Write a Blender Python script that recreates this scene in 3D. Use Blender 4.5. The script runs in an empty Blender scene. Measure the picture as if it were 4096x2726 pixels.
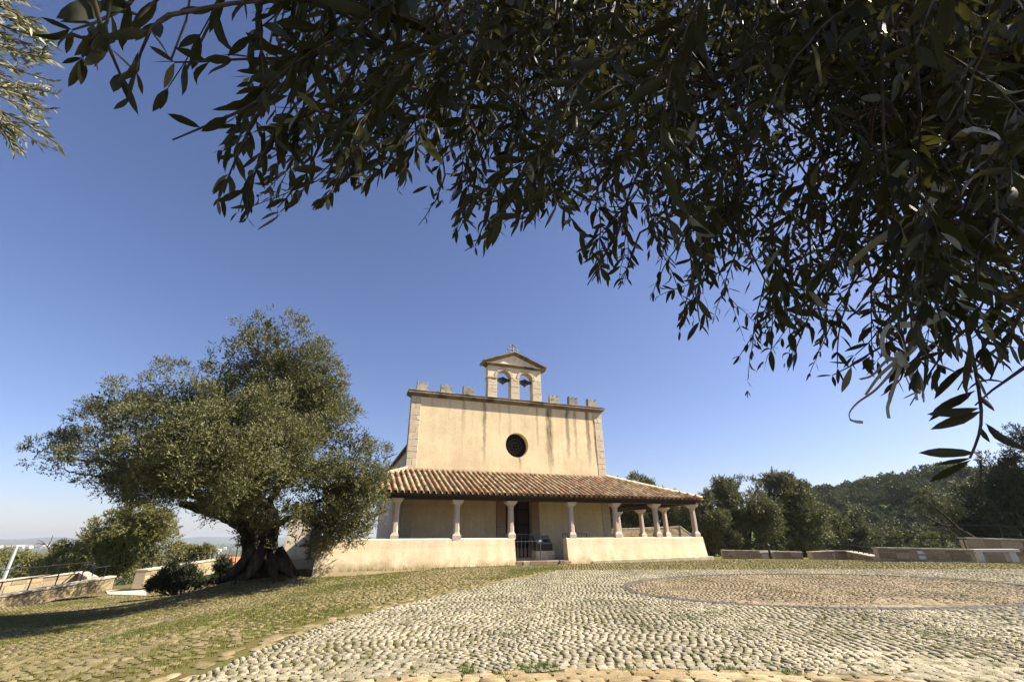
import bpy, bmesh, math, random
import numpy as np
from math import cos, sin, radians, pi, hypot
from mathutils import Vector, Matrix
random.seed(7); rng = np.random.default_rng(11)
S = bpy.context.scene
COL = S.collection
# ------------------------------------------------------------------ camera, sky, sun
FPX, PITCH, ROLL, EYE = 1760.0, 24.0, -0.5, 1.2       # focal length in px of a 4096 px wide picture
_p, _r = radians(PITCH), radians(ROLL)
CF = np.array([0, cos(_p), sin(_p)]); _R = np.array([1, 0, 0.]); _U = np.array([0, -sin(_p), cos(_p)])
CR = _R*cos(_r)+_U*sin(_r); CU = -_R*sin(_r)+_U*cos(_r)
CC = np.array([0, 0, EYE])
cam = bpy.data.cameras.new('camera'); cam_o = bpy.data.objects.new('camera', cam); COL.objects.link(cam_o)
cam.sensor_width = 36; cam.lens = FPX/4096*36; cam.clip_end = 40000; cam.clip_start = 0.02
M = Matrix.Identity(4)
for i in range(3):
    M[i][0] = CR[i]; M[i][1] = CU[i]; M[i][2] = -CF[i]; M[i][3] = CC[i]
cam_o.matrix_world = M
S.camera = cam_o
SUN_AZ, SUN_EL = radians(2.0), radians(42.0)         # azimuth from +X, elevation
sdir = Vector((cos(SUN_AZ)*cos(SUN_EL), sin(SUN_AZ)*cos(SUN_EL), sin(SUN_EL)))
sun = bpy.data.lights.new('sun', 'SUN'); sun.energy = 5.0; sun.angle = radians(0.53); sun.color = (1, .91, .76)
sun_o = bpy.data.objects.new('sun', sun); COL.objects.link(sun_o)
sun_o.rotation_euler = sdir.to_track_quat('Z', 'Y').to_euler(); sun_o.location = (30, -10, 40)
W = bpy.data.worlds.new('World'); S.world = W; W.use_nodes = True
wn = W.node_tree; bg = wn.nodes['Background']
sky = wn.nodes.new('ShaderNodeTexSky'); sky.sky_type = 'NISHITA'; sky.sun_disc = False
sky.sun_elevation = SUN_EL; sky.sun_rotation = math.atan2(sdir.x, sdir.y)
sky.altitude = 200; sky.air_density = 1.0; sky.dust_density = 0.7; sky.ozone_density = 3.5
tint = wn.nodes.new('ShaderNodeMix'); tint.data_type = 'RGBA'; tint.blend_type = 'MULTIPLY'; tint.inputs[0].default_value = 1
tint.inputs[7].default_value = (1.08, .98, 1.12, 1)      # the photograph's slightly violet blue
wn.links.new(sky.outputs[0], tint.inputs[6]); wn.links.new(tint.outputs[2], bg.inputs[0]); bg.inputs[1].default_value = 0.056
S.view_settings.view_transform = 'Standard'; S.view_settings.look = 'None'
S.view_settings.gamma = 1; S.view_settings.use_curve_mapping = False
S.view_settings.exposure = 1.33
S.render.engine = 'CYCLES'; S.cycles.max_bounces = 6; S.cycles.transparent_max_bounces = 6
S.render.resolution_x = 1024; S.render.resolution_y = 681

# ------------------------------------------------------------------ helpers
def ray(x, y):
    d = CF*FPX+CR*(x-2048)-CU*(y-1363); return d/np.linalg.norm(d)
def at(x, y, dist): return CC+ray(x, y)*dist
def gpt(x, y, z=0.0):
    d = ray(x, y); return CC+d*((z-EYE)/d[2])
def hpt(x, y, hd):                                     # point at a horizontal distance
    d = ray(x, y); return CC+d*(hd/hypot(d[0], d[1]))
def proj(P):
    d = np.asarray(P)-CC; z = d@CF
    z = np.where(z > .01, z, .01)
    return 2048+FPX*(d@CR)/z, 1363-FPX*(d@CU)/z, d@CF
YAW = radians(20.5)
UU = np.array([cos(YAW), sin(YAW), 0]); VV = np.array([-sin(YAW), cos(YAW), 0])
def W3(u, v, z): return UU*u+VV*v+np.array([0, 0, z])   # church coordinates -> world
CH = Matrix(((UU[0], VV[0], 0, 0), (UU[1], VV[1], 0, 0), (0, 0, 1, 0), (0, 0, 0, 1)))

def smooth(a, b, x): t = np.clip((x-a)/(b-a), 0, 1); return t*t*(3-2*t)
def link(o, parent=None):
    COL.objects.link(o)
    if parent is not None: o.parent = parent
    return o
def tag(o, label=None, cat=None, group=None, kind=None):
    if label: o['label'] = label
    if cat: o['category'] = cat
    if group: o['group'] = group
    if kind: o['kind'] = kind
    return o
def empty(name, loc=(0, 0, 0), label=None, cat=None, group=None, kind=None, rot=0):
    o = bpy.data.objects.new(name, None); o.empty_display_size = .2
    COL.objects.link(o); o.location = loc; o.rotation_euler = (0, 0, rot)
    return tag(o, label, cat, group, kind)
def np_mesh(name, V, F, mat, smooth_=False):
    V = np.asarray(V, dtype=np.float32).reshape(-1, 3); F = np.asarray(F, dtype=np.int32); k = F.shape[1]
    me = bpy.data.meshes.new(name); me.vertices.add(len(V)); me.vertices.foreach_set('co', V.ravel())
    me.loops.add(F.size); me.loops.foreach_set('vertex_index', F.ravel())
    me.polygons.add(len(F)); me.polygons.foreach_set('loop_start', np.arange(0, F.size, k, dtype=np.int32))
    me.polygons.foreach_set('loop_total', np.full(len(F), k, dtype=np.int32))
    if smooth_: me.polygons.foreach_set('use_smooth', np.ones(len(F), dtype=bool))
    me.materials.append(mat); me.update(); me.validate()
    return me
def np_obj(name, V, F, mat, parent=None, smooth_=False):
    return link(bpy.data.objects.new(name, np_mesh(name, V, F, mat, smooth_)), parent)
class MB:
    def __init__(s): s.v = []; s.f = []
    def add(s, vs, fs):
        n = len(s.v); s.v += [tuple(float(c) for c in p) for p in vs]; s.f += [tuple(i+n for i in f) for f in fs]; return s
    def box(s, a, b, j=0.0):
        (x0, y0, z0), (x1, y1, z1) = a, b
        vs = [(x, y, z) for z in (z0, z1) for y in (y0, y1) for x in (x0, x1)]
        if j: vs = [tuple(c+random.uniform(-j, j) for c in p) for p in vs]
        return s.add(vs, [(0, 2, 3, 1), (4, 5, 7, 6), (0, 1, 5, 4), (2, 6, 7, 3), (0, 4, 6, 2), (1, 3, 7, 5)])
    def hexa(s, b4, t4):
        return s.add(list(b4)+list(t4), [(3, 2, 1, 0), (4, 5, 6, 7), (0, 1, 5, 4), (1, 2, 6, 5), (2, 3, 7, 6), (3, 0, 4, 7)])
    def tube(s, pts, rads, n=6, cap=True, flute=None):
        pts = [np.array(p, float) for p in pts]; m = len(pts)
        if not hasattr(rads, '__len__'): rads = [rads]*m
        ref = np.array([0.3, 0.2, 1.0]); rings = []
        for i, p in enumerate(pts):
            t = pts[min(i+1, m-1)]-pts[max(i-1, 0)]; t = t/(np.linalg.norm(t)+1e-9)
            if i == 0: a = np.cross(t, ref if abs(t[2]) < .9 else [1, 0, 0])
            else: a = a-t*(a@t)
            a = a/(np.linalg.norm(a)+1e-9); b = np.cross(t, a)
            for k in range(n):
                th = 2*pi*k/n; r = rads[i]*(flute(th, i) if flute else 1)
                rings.append(p+a*cos(th)*r+b*sin(th)*r)
        fs = [(i*n+k, i*n+(k+1) % n, (i+1)*n+(k+1) % n, (i+1)*n+k) for i in range(m-1) for k in range(n)]
        if cap: fs += [tuple(range(n-1, -1, -1)), tuple((m-1)*n+k for k in range(n))]
        return s.add(rings, fs)
    def bar(s, a, b, w, h=None, up=(0, 0, 1)):
        h = h or w; a = np.array(a, float); b = np.array(b, float); t = b-a; t /= np.linalg.norm(t)
        sd = np.cross(t, up); sd = sd/np.linalg.norm(sd) if np.linalg.norm(sd) > 1e-6 else np.array([1., 0, 0]); u2 = np.cross(sd, t)
        q = lambda p: [p-sd*w/2-u2*h/2, p+sd*w/2-u2*h/2, p+sd*w/2+u2*h/2, p-sd*w/2+u2*h/2]
        return s.hexa(q(a), q(b))
    def prism(s, outer, holes, v0, v1):
        """polygon in (u,z) with holes, extruded between v0 and v1"""
        bm = bmesh.new(); edges = []
        loops = [outer]+list(holes)
        for L in loops:
            vs = [bm.verts.new((p[0], 0, p[1])) for p in L]
            edges += [bm.edges.new((vs[i], vs[(i+1) % len(vs)])) for i in range(len(vs))]
        bmesh.ops.triangle_fill(bm, edges=edges, use_beauty=True, normal=(0, -1, 0))
        bm.verts.index_update(); vs = [v.co.copy() for v in bm.verts]; fs = [[v.index for v in f.verts] for f in bm.faces]
        # drop triangles inside holes
        def inside(px, pz, L):
            c = False; j = len(L)-1
            for i in range(len(L)):
                if (L[i][1] > pz) != (L[j][1] > pz) and px < (L[j][0]-L[i][0])*(pz-L[i][1])/(L[j][1]-L[i][1])+L[i][0]: c = not c
                j = i
            return c
        keep = []
        for f in fs:
            cx = sum(vs[i].x for i in f)/3; cz = sum(vs[i].z for i in f)/3
            if inside(cx, cz, outer) and not any(inside(cx, cz, h) for h in holes): keep.append(f)
        n = len(vs)
        allv = [(v.x, v0, v.z) for v in vs]+[(v.x, v1, v.z) for v in vs]
        F = [tuple(f) for f in keep]+[tuple(i+n for i in reversed(f)) for f in keep]
        k = 0
        for L in loops:
            m = len(L); F += [(k+i, k+(i+1) % m, k+(i+1) % m+n, k+i+n) for i in range(m)]; k += m
        bm.free()
        return s.add(allv, F)
    def build(s, name, mat, parent=None, sm=False, bevel=0, mw=None):
        me = bpy.data.meshes.new(name); me.from_pydata(s.v, [], s.f); me.materials.append(mat)
        bm = bmesh.new(); bm.from_mesh(me); bmesh.ops.recalc_face_normals(bm, faces=bm.faces)
        if bevel:
            bmesh.ops.bevel(bm, geom=[e for e in bm.edges], offset=bevel, segments=1, affect='EDGES')
        bm.to_mesh(me); bm.free()
        if sm:
            for p in me.polygons: p.use_smooth = True
        o = bpy.data.objects.new(name, me); link(o, parent)
        if mw is not None: o.matrix_local = mw
        return o
# ------------------------------------------------------------------ materials
def lin(c):
    return tuple((x/255/12.92 if x/255 <= .04045 else ((x/255+.055)/1.055)**2.4) for x in c)
class NM:
    def __init__(s, name, rough=.85, spec=.3):
        s.m = bpy.data.materials.new(name); s.m.use_nodes = True; s.t = s.m.node_tree
        s.b = s.t.nodes['Principled BSDF']; s.b.inputs['Roughness'].default_value = rough
        s.b.inputs['Specular IOR Level'].default_value = spec
        s.tc = s.t.nodes.new('ShaderNodeTexCoord')
    def n(s, typ, **kw):
        nd = s.t.nodes.new(typ)
        for k, v in kw.items(): setattr(nd, k, v)
        return nd
    def l(s, a, b): s.t.links.new(a, b)
    def world(s):
        g = s.n('ShaderNodeNewGeometry'); return g.outputs['Position']
    def obj(s): return s.tc.outputs['Object']
    def map(s, src, scale=(1, 1, 1)):
        m = s.n('ShaderNodeMapping'); m.inputs['Scale'].default_value = scale; s.l(src, m.inputs[0]); return m.outputs[0]
    def noise(s, src, scale, detail=4, rough=.55, out='Fac'):
        n = s.n('ShaderNodeTexNoise'); n.inputs['Scale'].default_value = scale; n.inputs['Detail'].default_value = detail
        n.inputs['Roughness'].default_value = rough
        if src is not None: s.l(src, n.inputs['Vector'])
        return n.outputs[out]
    def ramp(s, fac, stops, interp='LINEAR'):
        r = s.n('ShaderNodeValToRGB'); e = r.color_ramp; e.interpolation = interp
        while len(e.elements) < len(stops): e.elements.new(.5)
        for el, (p, c) in zip(e.elements, stops):
            el.position = p; el.color = (*c, 1) if hasattr(c, '__len__') else (c, c, c, 1)
        s.l(fac, r.inputs[0]); return r.outputs[0]
    def mix(s, fac, a, b, mode='MIX'):
        m = s.n('ShaderNodeMix', data_type='RGBA', blend_type=mode)
        for inp, v in ((m.inputs[0], fac), (m.inputs[6], a), (m.inputs[7], b)):
            if isinstance(v, (int, float)): inp.default_value = v
            elif isinstance(v, tuple): inp.default_value = (*v, 1)
            else: s.l(v, inp)
        return m.outputs[2]
    def math(s, op, a, b=0.0, clamp=False):
        m = s.n('ShaderNodeMath', operation=op, use_clamp=clamp)
        for inp, v in ((m.inputs[0], a), (m.inputs[1], b)):
            if isinstance(v, (int, float)): inp.default_value = v
            else: s.l(v, inp)
        return m.outputs[0]
    def rand(s):
        g = s.n('ShaderNodeNewGeometry'); o = s.n('ShaderNodeObjectInfo')
        return s.math('FRACT', s.math('ADD', g.outputs['Random Per Island'], o.outputs['Random']))
    def bump(s, h, strength=.4, dist=.02):
        b = s.n('ShaderNodeBump'); b.inputs['Strength'].default_value = strength; b.inputs['Distance'].default_value = dist
        s.l(h, b.inputs['Height']); s.l(b.outputs[0], s.b.inputs['Normal']); return s
    def col(s, c):
        if isinstance(c, tuple): s.b.inputs['Base Color'].default_value = (*c, 1)
        else: s.l(c, s.b.inputs['Base Color'])
        return s
def stone_mat(name, cols, nscale=6, bump=.5, bd=.01, rough=.9, rnd=.6, speck=None):
    k = NM(name, rough, .2); P = k.world()
    n1 = k.noise(P, nscale, 5)
    n = len(cols); st = [(i/(n-1) if n > 1 else 0, c) for i, c in enumerate(cols)]
    f = k.math('ADD', k.math('MULTIPLY', k.rand(), rnd), k.math('MULTIPLY', n1, 1-rnd))
    c = k.ramp(f, st)
    d = k.ramp(k.noise(P, nscale*4.3, 6, .7), [(.3, .62), (.62, 1.12)])
    c = k.mix(1.0, c, d, 'MULTIPLY')
    if speck: c = k.mix(k.ramp(k.noise(P, nscale*.5, 4), [(.50, 0.), (.66, .85)]), c, speck); c = k.mix(1.0, c, k.ramp(k.noise(P, .8, 5, .65), [(.32, .72), (.62, 1.08)]), 'MULTIPLY')
    k.col(c); k.bump(k.noise(P, nscale*5, 6, .7), bump, bd)
    return k.m
M_ = {}
M_['granite'] = stone_mat('grey_granite', [(.22, .19, .13), (.31, .27, .19), (.385, .34, .245), (.48, .43, .325)], 9, .5, .006, speck=(.12, .115, .035))
M_['band'] = stone_mat('beige_paving', [(.27, .20, .11), (.36, .275, .155), (.45, .35, .205), (.48, .39, .25)], 7, .6, .008, speck=(.20, .16, .07))
M_['pink'] = stone_mat('pink_sett', [(.20, .15, .095), (.28, .215, .14), (.34, .27, .18), (.37, .31, .22)], 7, .5, .006, speck=(.14, .12, .05))
M_['oldband'] = stone_mat('mossy_kerb_stone', [(.16, .13, .065), (.23, .185, .10), (.32, .255, .145)], 6, .6, .008, speck=(.11, .105, .03))
M_['basalt'] = stone_mat('dark_sett', [(.075, .065, .06), (.12, .105, .095), (.16, .14, .125)], 9, .6, .01)
M_['rustic'] = stone_mat('weathered_sett', [(.12, .10, .05), (.19, .155, .075), (.27, .215, .115), (.24, .20, .12)], 6, .6, .01, speck=(.09, .09, .024))
M_['wallstone'] = stone_mat('rubble_stone', [(.17, .125, .07), (.28, .22, .135), (.40, .32, .20), (.34, .25, .15)], 5, .9, .02)
M_['coping'] = stone_mat('coping_stone', [(.42, .36, .27), (.52, .46, .36), (.58, .52, .42)], 4, .6, .012, speck=(.22, .20, .15))
M_['lime'] = stone_mat('limestone_block', [(.54, .44, .30), (.60, .495, .35), (.66, .55, .395), (.62, .50, .34)], 7, .9, .02, rnd=.4)
M_['colstone'] = stone_mat('column_granite', [(.43, .36, .285), (.53, .45, .36), (.62, .53, .43)], 11, .7, .01, rnd=.3)
M_['merlon'] = stone_mat('merlon_stone', [(.27, .25, .20), (.40, .37, .30), (.48, .44, .35)], 9, 1, .02, speck=(.13, .12, .09))
M_['corn'] = stone_mat('cornice_stone', [(.16, .12, .08), (.30, .24, .165), (.42, .34, .235)], 3.5, .8, .02, rnd=.25, speck=(.06, .05, .04))
M_['threshold'] = stone_mat('threshold_stone', [(.19, .125, .08), (.30, .22, .15), (.43, .35, .26)], 5, .8, .015)
M_['jamb'] = stone_mat('jamb_stone', [(.30, .17, .11), (.36, .23, .15), (.46, .37, .27)], 5, .7, .015)
# plaster
def plaster(name, base, stain=False, lo=0):
    k = NM(name, .92, .15); P = k.world(); O = k.obj()
    big = k.noise(P, .55, 5, .6); fine = k.noise(P, 16, 5, .7)
    c = k.mix(k.ramp(big, [(.32, 0.), (.7, 1.)]), tuple(b*.84 for b in base), tuple(min(1, b*1.09) for b in base))
    v = k.noise(k.map(P, (3.5, 3.5, .28)), 1.0, 5, .65)
    c = k.mix(k.ramp(v, [(.42, .0), (.75, .42)]), c, (base[0]*.66, base[1]*.60, base[2]*.50))
    c = k.mix(1.0, c, k.ramp(fine, [(.3, .84), (.6, 1.05)]), 'MULTIPLY')
    c = k.mix(k.ramp(k.noise(P, 1.9, 7, .7), [(.50, 0.), (.68, .42)]), c, (base[0]*.70, base[1]*.66, base[2]*.58))
    c = k.mix(k.ramp(k.noise(P, 5.5, 6, .75), [(.66, 0.), (.72, .5)]), c, (base[0]*.60, base[1]*.55, base[2]*.48))
    sep = k.n('ShaderNodeSeparateXYZ'); k.l(O, sep.inputs[0])
    if stain:   # rain streaks running down from the cornice; object X is along the facade, Z is up
        wob = k.noise(k.map(O, (.2, .2, 1.1)), 1.3, 3); wob = k.math('MULTIPLY', k.math('SUBTRACT', wob, .5), .32)
        x = k.math('DIVIDE', k.math('ADD', sep.outputs[0], wob), 12.4)
        spots = [(1.2, .03, .3, 6.9), (2.2, .05, .35, 7.2), (3.05, .08, .55, 6.8), (4.35, .09, .85, 4.9), (5.3, .05, .35, 6.2), (5.95, .07, .4, 6.0), (7.75, .05, .65, 6.0), (8.55, .18, 1.0, 4.5), (9.85, .11, .95, 5.4), (10.4, .09, .65, 5.2), (11.3, .12, 1.0, 5.2), (11.72, .04, .7, 6.2)]
        def streaks(g):
            pos = []
            for (s0, w, a, ze) in g: pos += [(max(0, (s0-w*1.6)/12.4), 0.), ((s0-w*.6)/12.4, a), ((s0+w*.6)/12.4, a), (min(1, (s0+w*1.6)/12.4), 0.)]
            return k.ramp(x, sorted(pos))
        ln = [(s0/12.4, (ze-4)/6.0) for (s0, w, a, ze) in spots]
        inten, inten2 = streaks(spots[::2]), streaks(spots[1::2])
        inten = k.math('MAXIMUM', inten, inten2)
        zend = k.math('ADD', k.math('MULTIPLY', k.ramp(x, ln), 6.0), 4.0)
        zz = k.math('ADD', sep.outputs[2], k.math('MULTIPLY', k.math('SUBTRACT', k.noise(k.map(O, (9, 1, .5)), 2, 3), .5), 1.6))
        fade = k.math('DIVIDE', k.math('SUBTRACT', zz, zend), 2.4, True)
        fade = k.math('POWER', fade, .5)
        patch = k.ramp(k.noise(k.map(O, (7, 1, .8)), 2.2, 4), [(.3, .35), (.62, 1.)])
        mk = k.math('MULTIPLY', k.math('MULTIPLY', inten, fade), patch)
        c = k.mix(k.math('MULTIPLY', mk, .92), c, (.10, .072, .048))
        # one streak under the round window, and day-work joints
        xs = k.math('ABSOLUTE', k.math('SUBTRACT', k.math('ADD', sep.outputs[0], wob), 6.55))
        s1 = k.math('MULTIPLY', k.ramp(xs, [(.03, 1.), (.10, 0.)]), k.math('MULTIPLY', k.ramp(k.math('DIVIDE', sep.outputs[2], 10), [(.47, 0.), (.54, 1.)]), k.ramp(k.math('DIVIDE', sep.outputs[2], 10), [(.548, 1.), (.552, 0.)])))
        c = k.mix(k.math('MULTIPLY', s1, .65), c, (.16, .12, .08))
    if lo:      # splash dirt near the foot
        f = k.math('ADD', k.math('DIVIDE', sep.outputs[2], lo), k.math('MULTIPLY', k.noise(P, 2.5, 5), 1.1))
        c = k.mix(k.ramp(f, [(.55, .95), (1.35, 0.)]), c, (base[0]*.52, base[1]*.50, base[2]*.42))
    k.col(c); k.bump(k.math('ADD', fine, k.math('MULTIPLY', k.noise(P, 3, 4), 1.5)), .35, .012)
    return k.m
M_['facade'] = plaster('cream_plaster', (.82, .66, .415), True)
M_['plaster'] = plaster('pale_plaster', (.84, .69, .47), False, .8)
M_['white_plaster'] = plaster('whitewashed_plaster', (.78, .68, .52), False, .9)
# roof tiles
k = NM('clay_tile', .85, .2); P = k.world()
r = k.rand()
c = k.ramp(r, [(0, (.17, .105, .06)), (.13, (.36, .22, .115)), (.28, (.23, .15, .085)), (.42, (.47, .34, .175)), (.56, (.34, .165, .085)), (.7, (.49, .38, .22)), (.84, (.26, .195, .12)), (1, (.53, .42, .26))])
c = k.mix(1.0, c, k.ramp(k.noise(P, 20, 5, .7), [(.3, .6), (.65, 1.15)]), 'MULTIPLY')
c = k.mix(k.ramp(k.noise(P, 6, 5, .7), [(.50, 0.), (.66, .7)]), c, (.12, .085, .055))
k.col(c); k.bump(k.noise(P, 45, 4), .5, .008); M_['tile'] = k.m
k = NM('mortared_tile', .9, .2); P = k.world()
c = k.mix(k.ramp(k.noise(P, 9, 5, .7), [(.42, 0.), (.7, .8)]), (.66, .55, .36), (.36, .25, .15)); k.col(c); k.bump(k.noise(P, 30, 4), .5, .01); M_['hip'] = k.m
# wood / iron etc
def simple(name, col, rough=.7, var=.25, sc=12, metal=0, spec=.3, stretch=(1, 1, 1)):
    k = NM(name, rough, spec); n = k.noise(k.map(k.world(), stretch), sc, 5, .65)
    k.col(k.mix(n, tuple(x*(1-var) for x in col), tuple(x*(1+var) for x in col))); k.b.inputs['Metallic'].default_value = metal
    k.bump(n, .25, .004); return k.m
M_['wood'] = simple('dark_wood', (.055, .038, .026), .8, .5, 9)
M_['plank'] = simple('roof_board', (.08, .055, .038), .85, .4, 9)
M_['iron'] = simple('wrought_iron', (.035, .034, .034), .55, .3, 20, .6)
M_['gateiron'] = simple('grey_iron', (.10, .10, .105), .5, .3, 20, .6)
M_['bronze'] = simple('bell_bronze', (.05, .045, .04), .6, .4, 14, .3)
M_['flash'] = simple('lead_flashing', (.20, .115, .09), .7, .25, 5)
M_['dark'] = simple('dark_interior', (.02, .016, .013), .9, .3, 5)
M_['glass'] = simple('dark_window_glass', (.010, .009, .008), .7, .3, 5, 0, .05)
M_['came'] = simple('window_tracery', (.07, .065, .058), .6, .2, 9)
M_['bench'] = simple('white_granite_bench', (.55, .53, .49), .8, .15, 18)
M_['postgrey'] = simple('galvanised_post', (.42, .43, .44), .6, .1, 10, .2)
M_['panelbody'] = simple('brown_steel', (.085, .07, .055), .9, .15, 10, 0, .05)
M_['panelface'] = simple('panel_print', (.33, .31, .27), .5, .05, 3)
M_['ink'] = simple('panel_ink', (.05, .05, .055), .6, .05, 3)
M_['mortar'] = simple('old_mortar', (.47, .38, .26), .95, .3, 9)
M_['concrete'] = simple('ramp_concrete', (.46, .41, .33), .9, .2, 4)
M_['ribbon'] = simple('white_ribbon', (.50, .47, .40), .7, .15, 30)
M_['house'] = simple('house_render', (.72, .66, .58), .9, .1, .2)
M_['houseroof'] = simple('house_roof', (.45, .17, .09), .9, .2, .5)
M_['housewin'] = simple('house_window', (.06, .06, .07), .4, .1, .5)
M_['bark'] = None
k = NM('olive_bark', .95, .15); P = k.world()
n = k.noise(k.map(P, (5, 5, 1.2)), 1.6, 7, .7)
k.col(k.ramp(n, [(.3, (.018, .014, .010)), (.5, (.050, .039, .028)), (.74, (.13, .105, .08))])); k.bump(n, 1.0, .12); M_['bark'] = k.m
k = NM('olive_twig', .8, .2); n = k.noise(k.world(), 60, 4)
k.col(k.ramp(n, [(.3, (.045, .035, .024)), (.7, (.14, .11, .08))])); M_['twig'] = k.m
# leaves
def leaf_mat(name, cols, under=None, trans=.25, rough=.5, spec=.35, tcol=(.30, .34, .08), pale=None):
    k = NM(name, rough, spec); g = k.n('ShaderNodeNewGeometry')
    n = len(cols)
    r_ = k.math('ADD', k.math('MULTIPLY', k.rand(), .65), k.math('MULTIPLY', k.noise(k.world(), .9, 3), .5))
    c = k.ramp(r_, [(i/(n-1), c_) for i, c_ in enumerate(cols)])
    if under:
        u = k.mix(k.rand(), tuple(x*.75 for x in under), tuple(x*1.2 for x in under)); c = k.mix(g.outputs['Backfacing'], c, u)
    if pale: c = k.mix(k.math('GREATER_THAN', k.rand(), .955), c, pale)      # a few leaves coloured pale as if caught by the sun
    k.col(c)
    tr = k.n('ShaderNodeBsdfTranslucent'); tr.inputs[0].default_value = (*tcol, 1)
    mx = k.n('ShaderNodeMixShader'); mx.inputs[0].default_value = trans
    out = k.t.nodes['Material Output']
    k.l(k.b.outputs[0], mx.inputs[1]); k.l(tr.outputs[0], mx.inputs[2]); k.l(mx.outputs[0], out.inputs[0])
    return k.m
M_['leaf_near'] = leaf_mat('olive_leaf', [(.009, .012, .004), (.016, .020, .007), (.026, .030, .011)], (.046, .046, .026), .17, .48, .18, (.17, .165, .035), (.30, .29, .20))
M_['leaf_big'] = leaf_mat('oleaster_leaf', [(.045, .050, .020), (.088, .092, .036), (.135, .135, .055), (.20, .19, .09)], None, .18, .55, .3, (.20, .20, .055))
M_['leaf_silver'] = leaf_mat('silver_olive_leaf', [(.07, .072, .035), (.135, .135, .075), (.25, .24, .15)], None, .12, .5, .4)
M_['leaf_left'] = leaf_mat('young_olive_leaf', [(.10, .10, .03), (.15, .145, .045), (.20, .185, .065)], None, .2, .6, .25, (.24, .23, .07))
M_['leaf_right'] = leaf_mat('grey_olive_leaf', [(.07, .076, .034), (.12, .122, .055), (.19, .185, .09)], None, .15, .6, .25, (.16, .17, .06))
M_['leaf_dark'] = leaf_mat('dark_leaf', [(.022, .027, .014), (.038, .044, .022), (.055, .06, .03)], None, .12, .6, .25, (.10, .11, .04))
M_['leaf_shrub'] = leaf_mat('shrub_leaf', [(.05, .085, .02), (.08, .13, .03), (.11, .16, .045)], None, .2, .5, .3)
M_['grass'] = leaf_mat('grass_blade', [(.11, .115, .024), (.16, .155, .036), (.21, .19, .055)], None, .25, .8, .1, (.25, .25, .06))
M_['grassg'] = leaf_mat('green_grass_blade', [(.05, .08, .02), (.08, .12, .03), (.12, .15, .045)], None, .25, .8, .1, (.2, .25, .06))
# ------------------------------------------------------------------ terrain
def kel(px, py): d = ray(px, py); return d[2]/hypot(d[0], d[1]), math.degrees(math.atan2(d[0], d[1]))
_rid = [kel(x, y) for x, y in ((2100, 2090), (2500, 2080), (2900, 2040), (3230, 1995), (3290, 1988), (3390, 1982), (3470, 1978), (3540, 1972), (3650, 1930), (3750, 1912), (3850, 1908), (3950, 1925), (4096, 1940))]
RAZ = np.array([-180, -8, 2]+[a for _, a in _rid]+[70, 110, 180.]); RK = np.array([0, 0, .0]+[q for q, _ in _rid]+[.08, 0, 0.])
def gz(x, y, far=True):
    x = np.asarray(x, float); y = np.asarray(y, float)
    z = -1.6*(1-np.exp(-np.log1p(np.exp(np.clip(-(x+5), -30, 30)))/8.3))
    z = z*(1-.96*np.exp(-((x+9.3)**2/12+(y-21.5)**2/16)))
    z = np.maximum(z, -2.3)
    z = z-.35*smooth(29, 38, np.hypot(x, y))*smooth(-5, 8, x)
    if not far: return z
    r = np.hypot(x, y); az = np.degrees(np.arctan2(x, y))
    right = smooth(-12, 8, az)*(1-smooth(100, 130, az))
    front = 1
    re = 42.
    zl = np.interp(r, [re, 90, 220, 450, 1000, 8200, 9600, 11000, 13000], [0, -13, -27, -38, -50, -50, 30, 46, 20])
    zl = zl+np.where(r > 8400, 14*np.sin(az*.55)+8*np.sin(az*1.7+1), 0)
    K = np.interp(az, RAZ, RK)
    ridge = EYE+K*330
    t = smooth(95, 330, r); t2 = smooth(330, 640, r)
    zr = np.where(r < 95, -13*smooth(re, 95, r), -13+(ridge+13)*t)
    zr = np.where(r > 330, ridge+(-30-ridge)*t2, zr)
    farh = 1200*.079*np.exp(-((az-30.5)/3.2)**2)*smooth(700, 1200, r)*(1-smooth(1200, 2200, r))
    zr = zr+farh
    bump = 2.2*np.sin(x*.045+y*.02)*np.sin(y*.038-x*.013)+1.0*np.sin(x*.11)*np.sin(y*.13+1)
    zr = zr+bump*smooth(60, 130, r)
    zz = zl*(1-right)+zr*right
    return z*(1-smooth(re, re+60, r)*.0)+np.where(r > re, zz, 0)
rr = np.concatenate([np.linspace(0.3, 60, 90), np.geomspace(62, 420, 60), np.geomspace(440, 14000, 60)])
aa = np.radians(np.concatenate([np.linspace(-180, -62, 24), np.linspace(-60, 60, 170), np.linspace(62, 178, 24)]))
RR, AA = np.meshgrid(rr, aa, indexing='ij'); X = RR*np.sin(AA); Y = RR*np.cos(AA); Z = gz(X, Y)-.012
na = len(aa); V = np.stack([X, Y, Z], -1).reshape(-1, 3); V = np.vstack([V, [0, 0, -.012]])
i, j = np.meshgrid(np.arange(len(rr)-1), np.arange(na), indexing='ij'); j2 = (j+1) % na
F = np.stack([i*na+j, (i+1)*na+j, (i+1)*na+j2, i*na+j2], -1).reshape(-1, 4)[:, ::-1]
cfan = np.stack([np.full(na, len(V)-1), np.arange(na), (np.arange(na)+1) % na], -1)
Vf = V; k = NM('terrain', .97, .1); P = k.world()
vl = k.n('ShaderNodeVectorMath', operation='LENGTH'); k.l(P, vl.inputs[0]); R_ = vl.outputs['Value']
moss = k.ramp(k.noise(P, 1.4, 6, .7), [(.30, (.085, .065, .032)), (.45, (.13, .108, .040)), (.58, (.12, .112, .032)), (.74, (.18, .145, .075))])
moss = k.mix(1.0, moss, k.ramp(k.noise(P, 22, 5, .7), [(.3, .6), (.7, 1.35)]), 'MULTIPLY')
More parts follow.
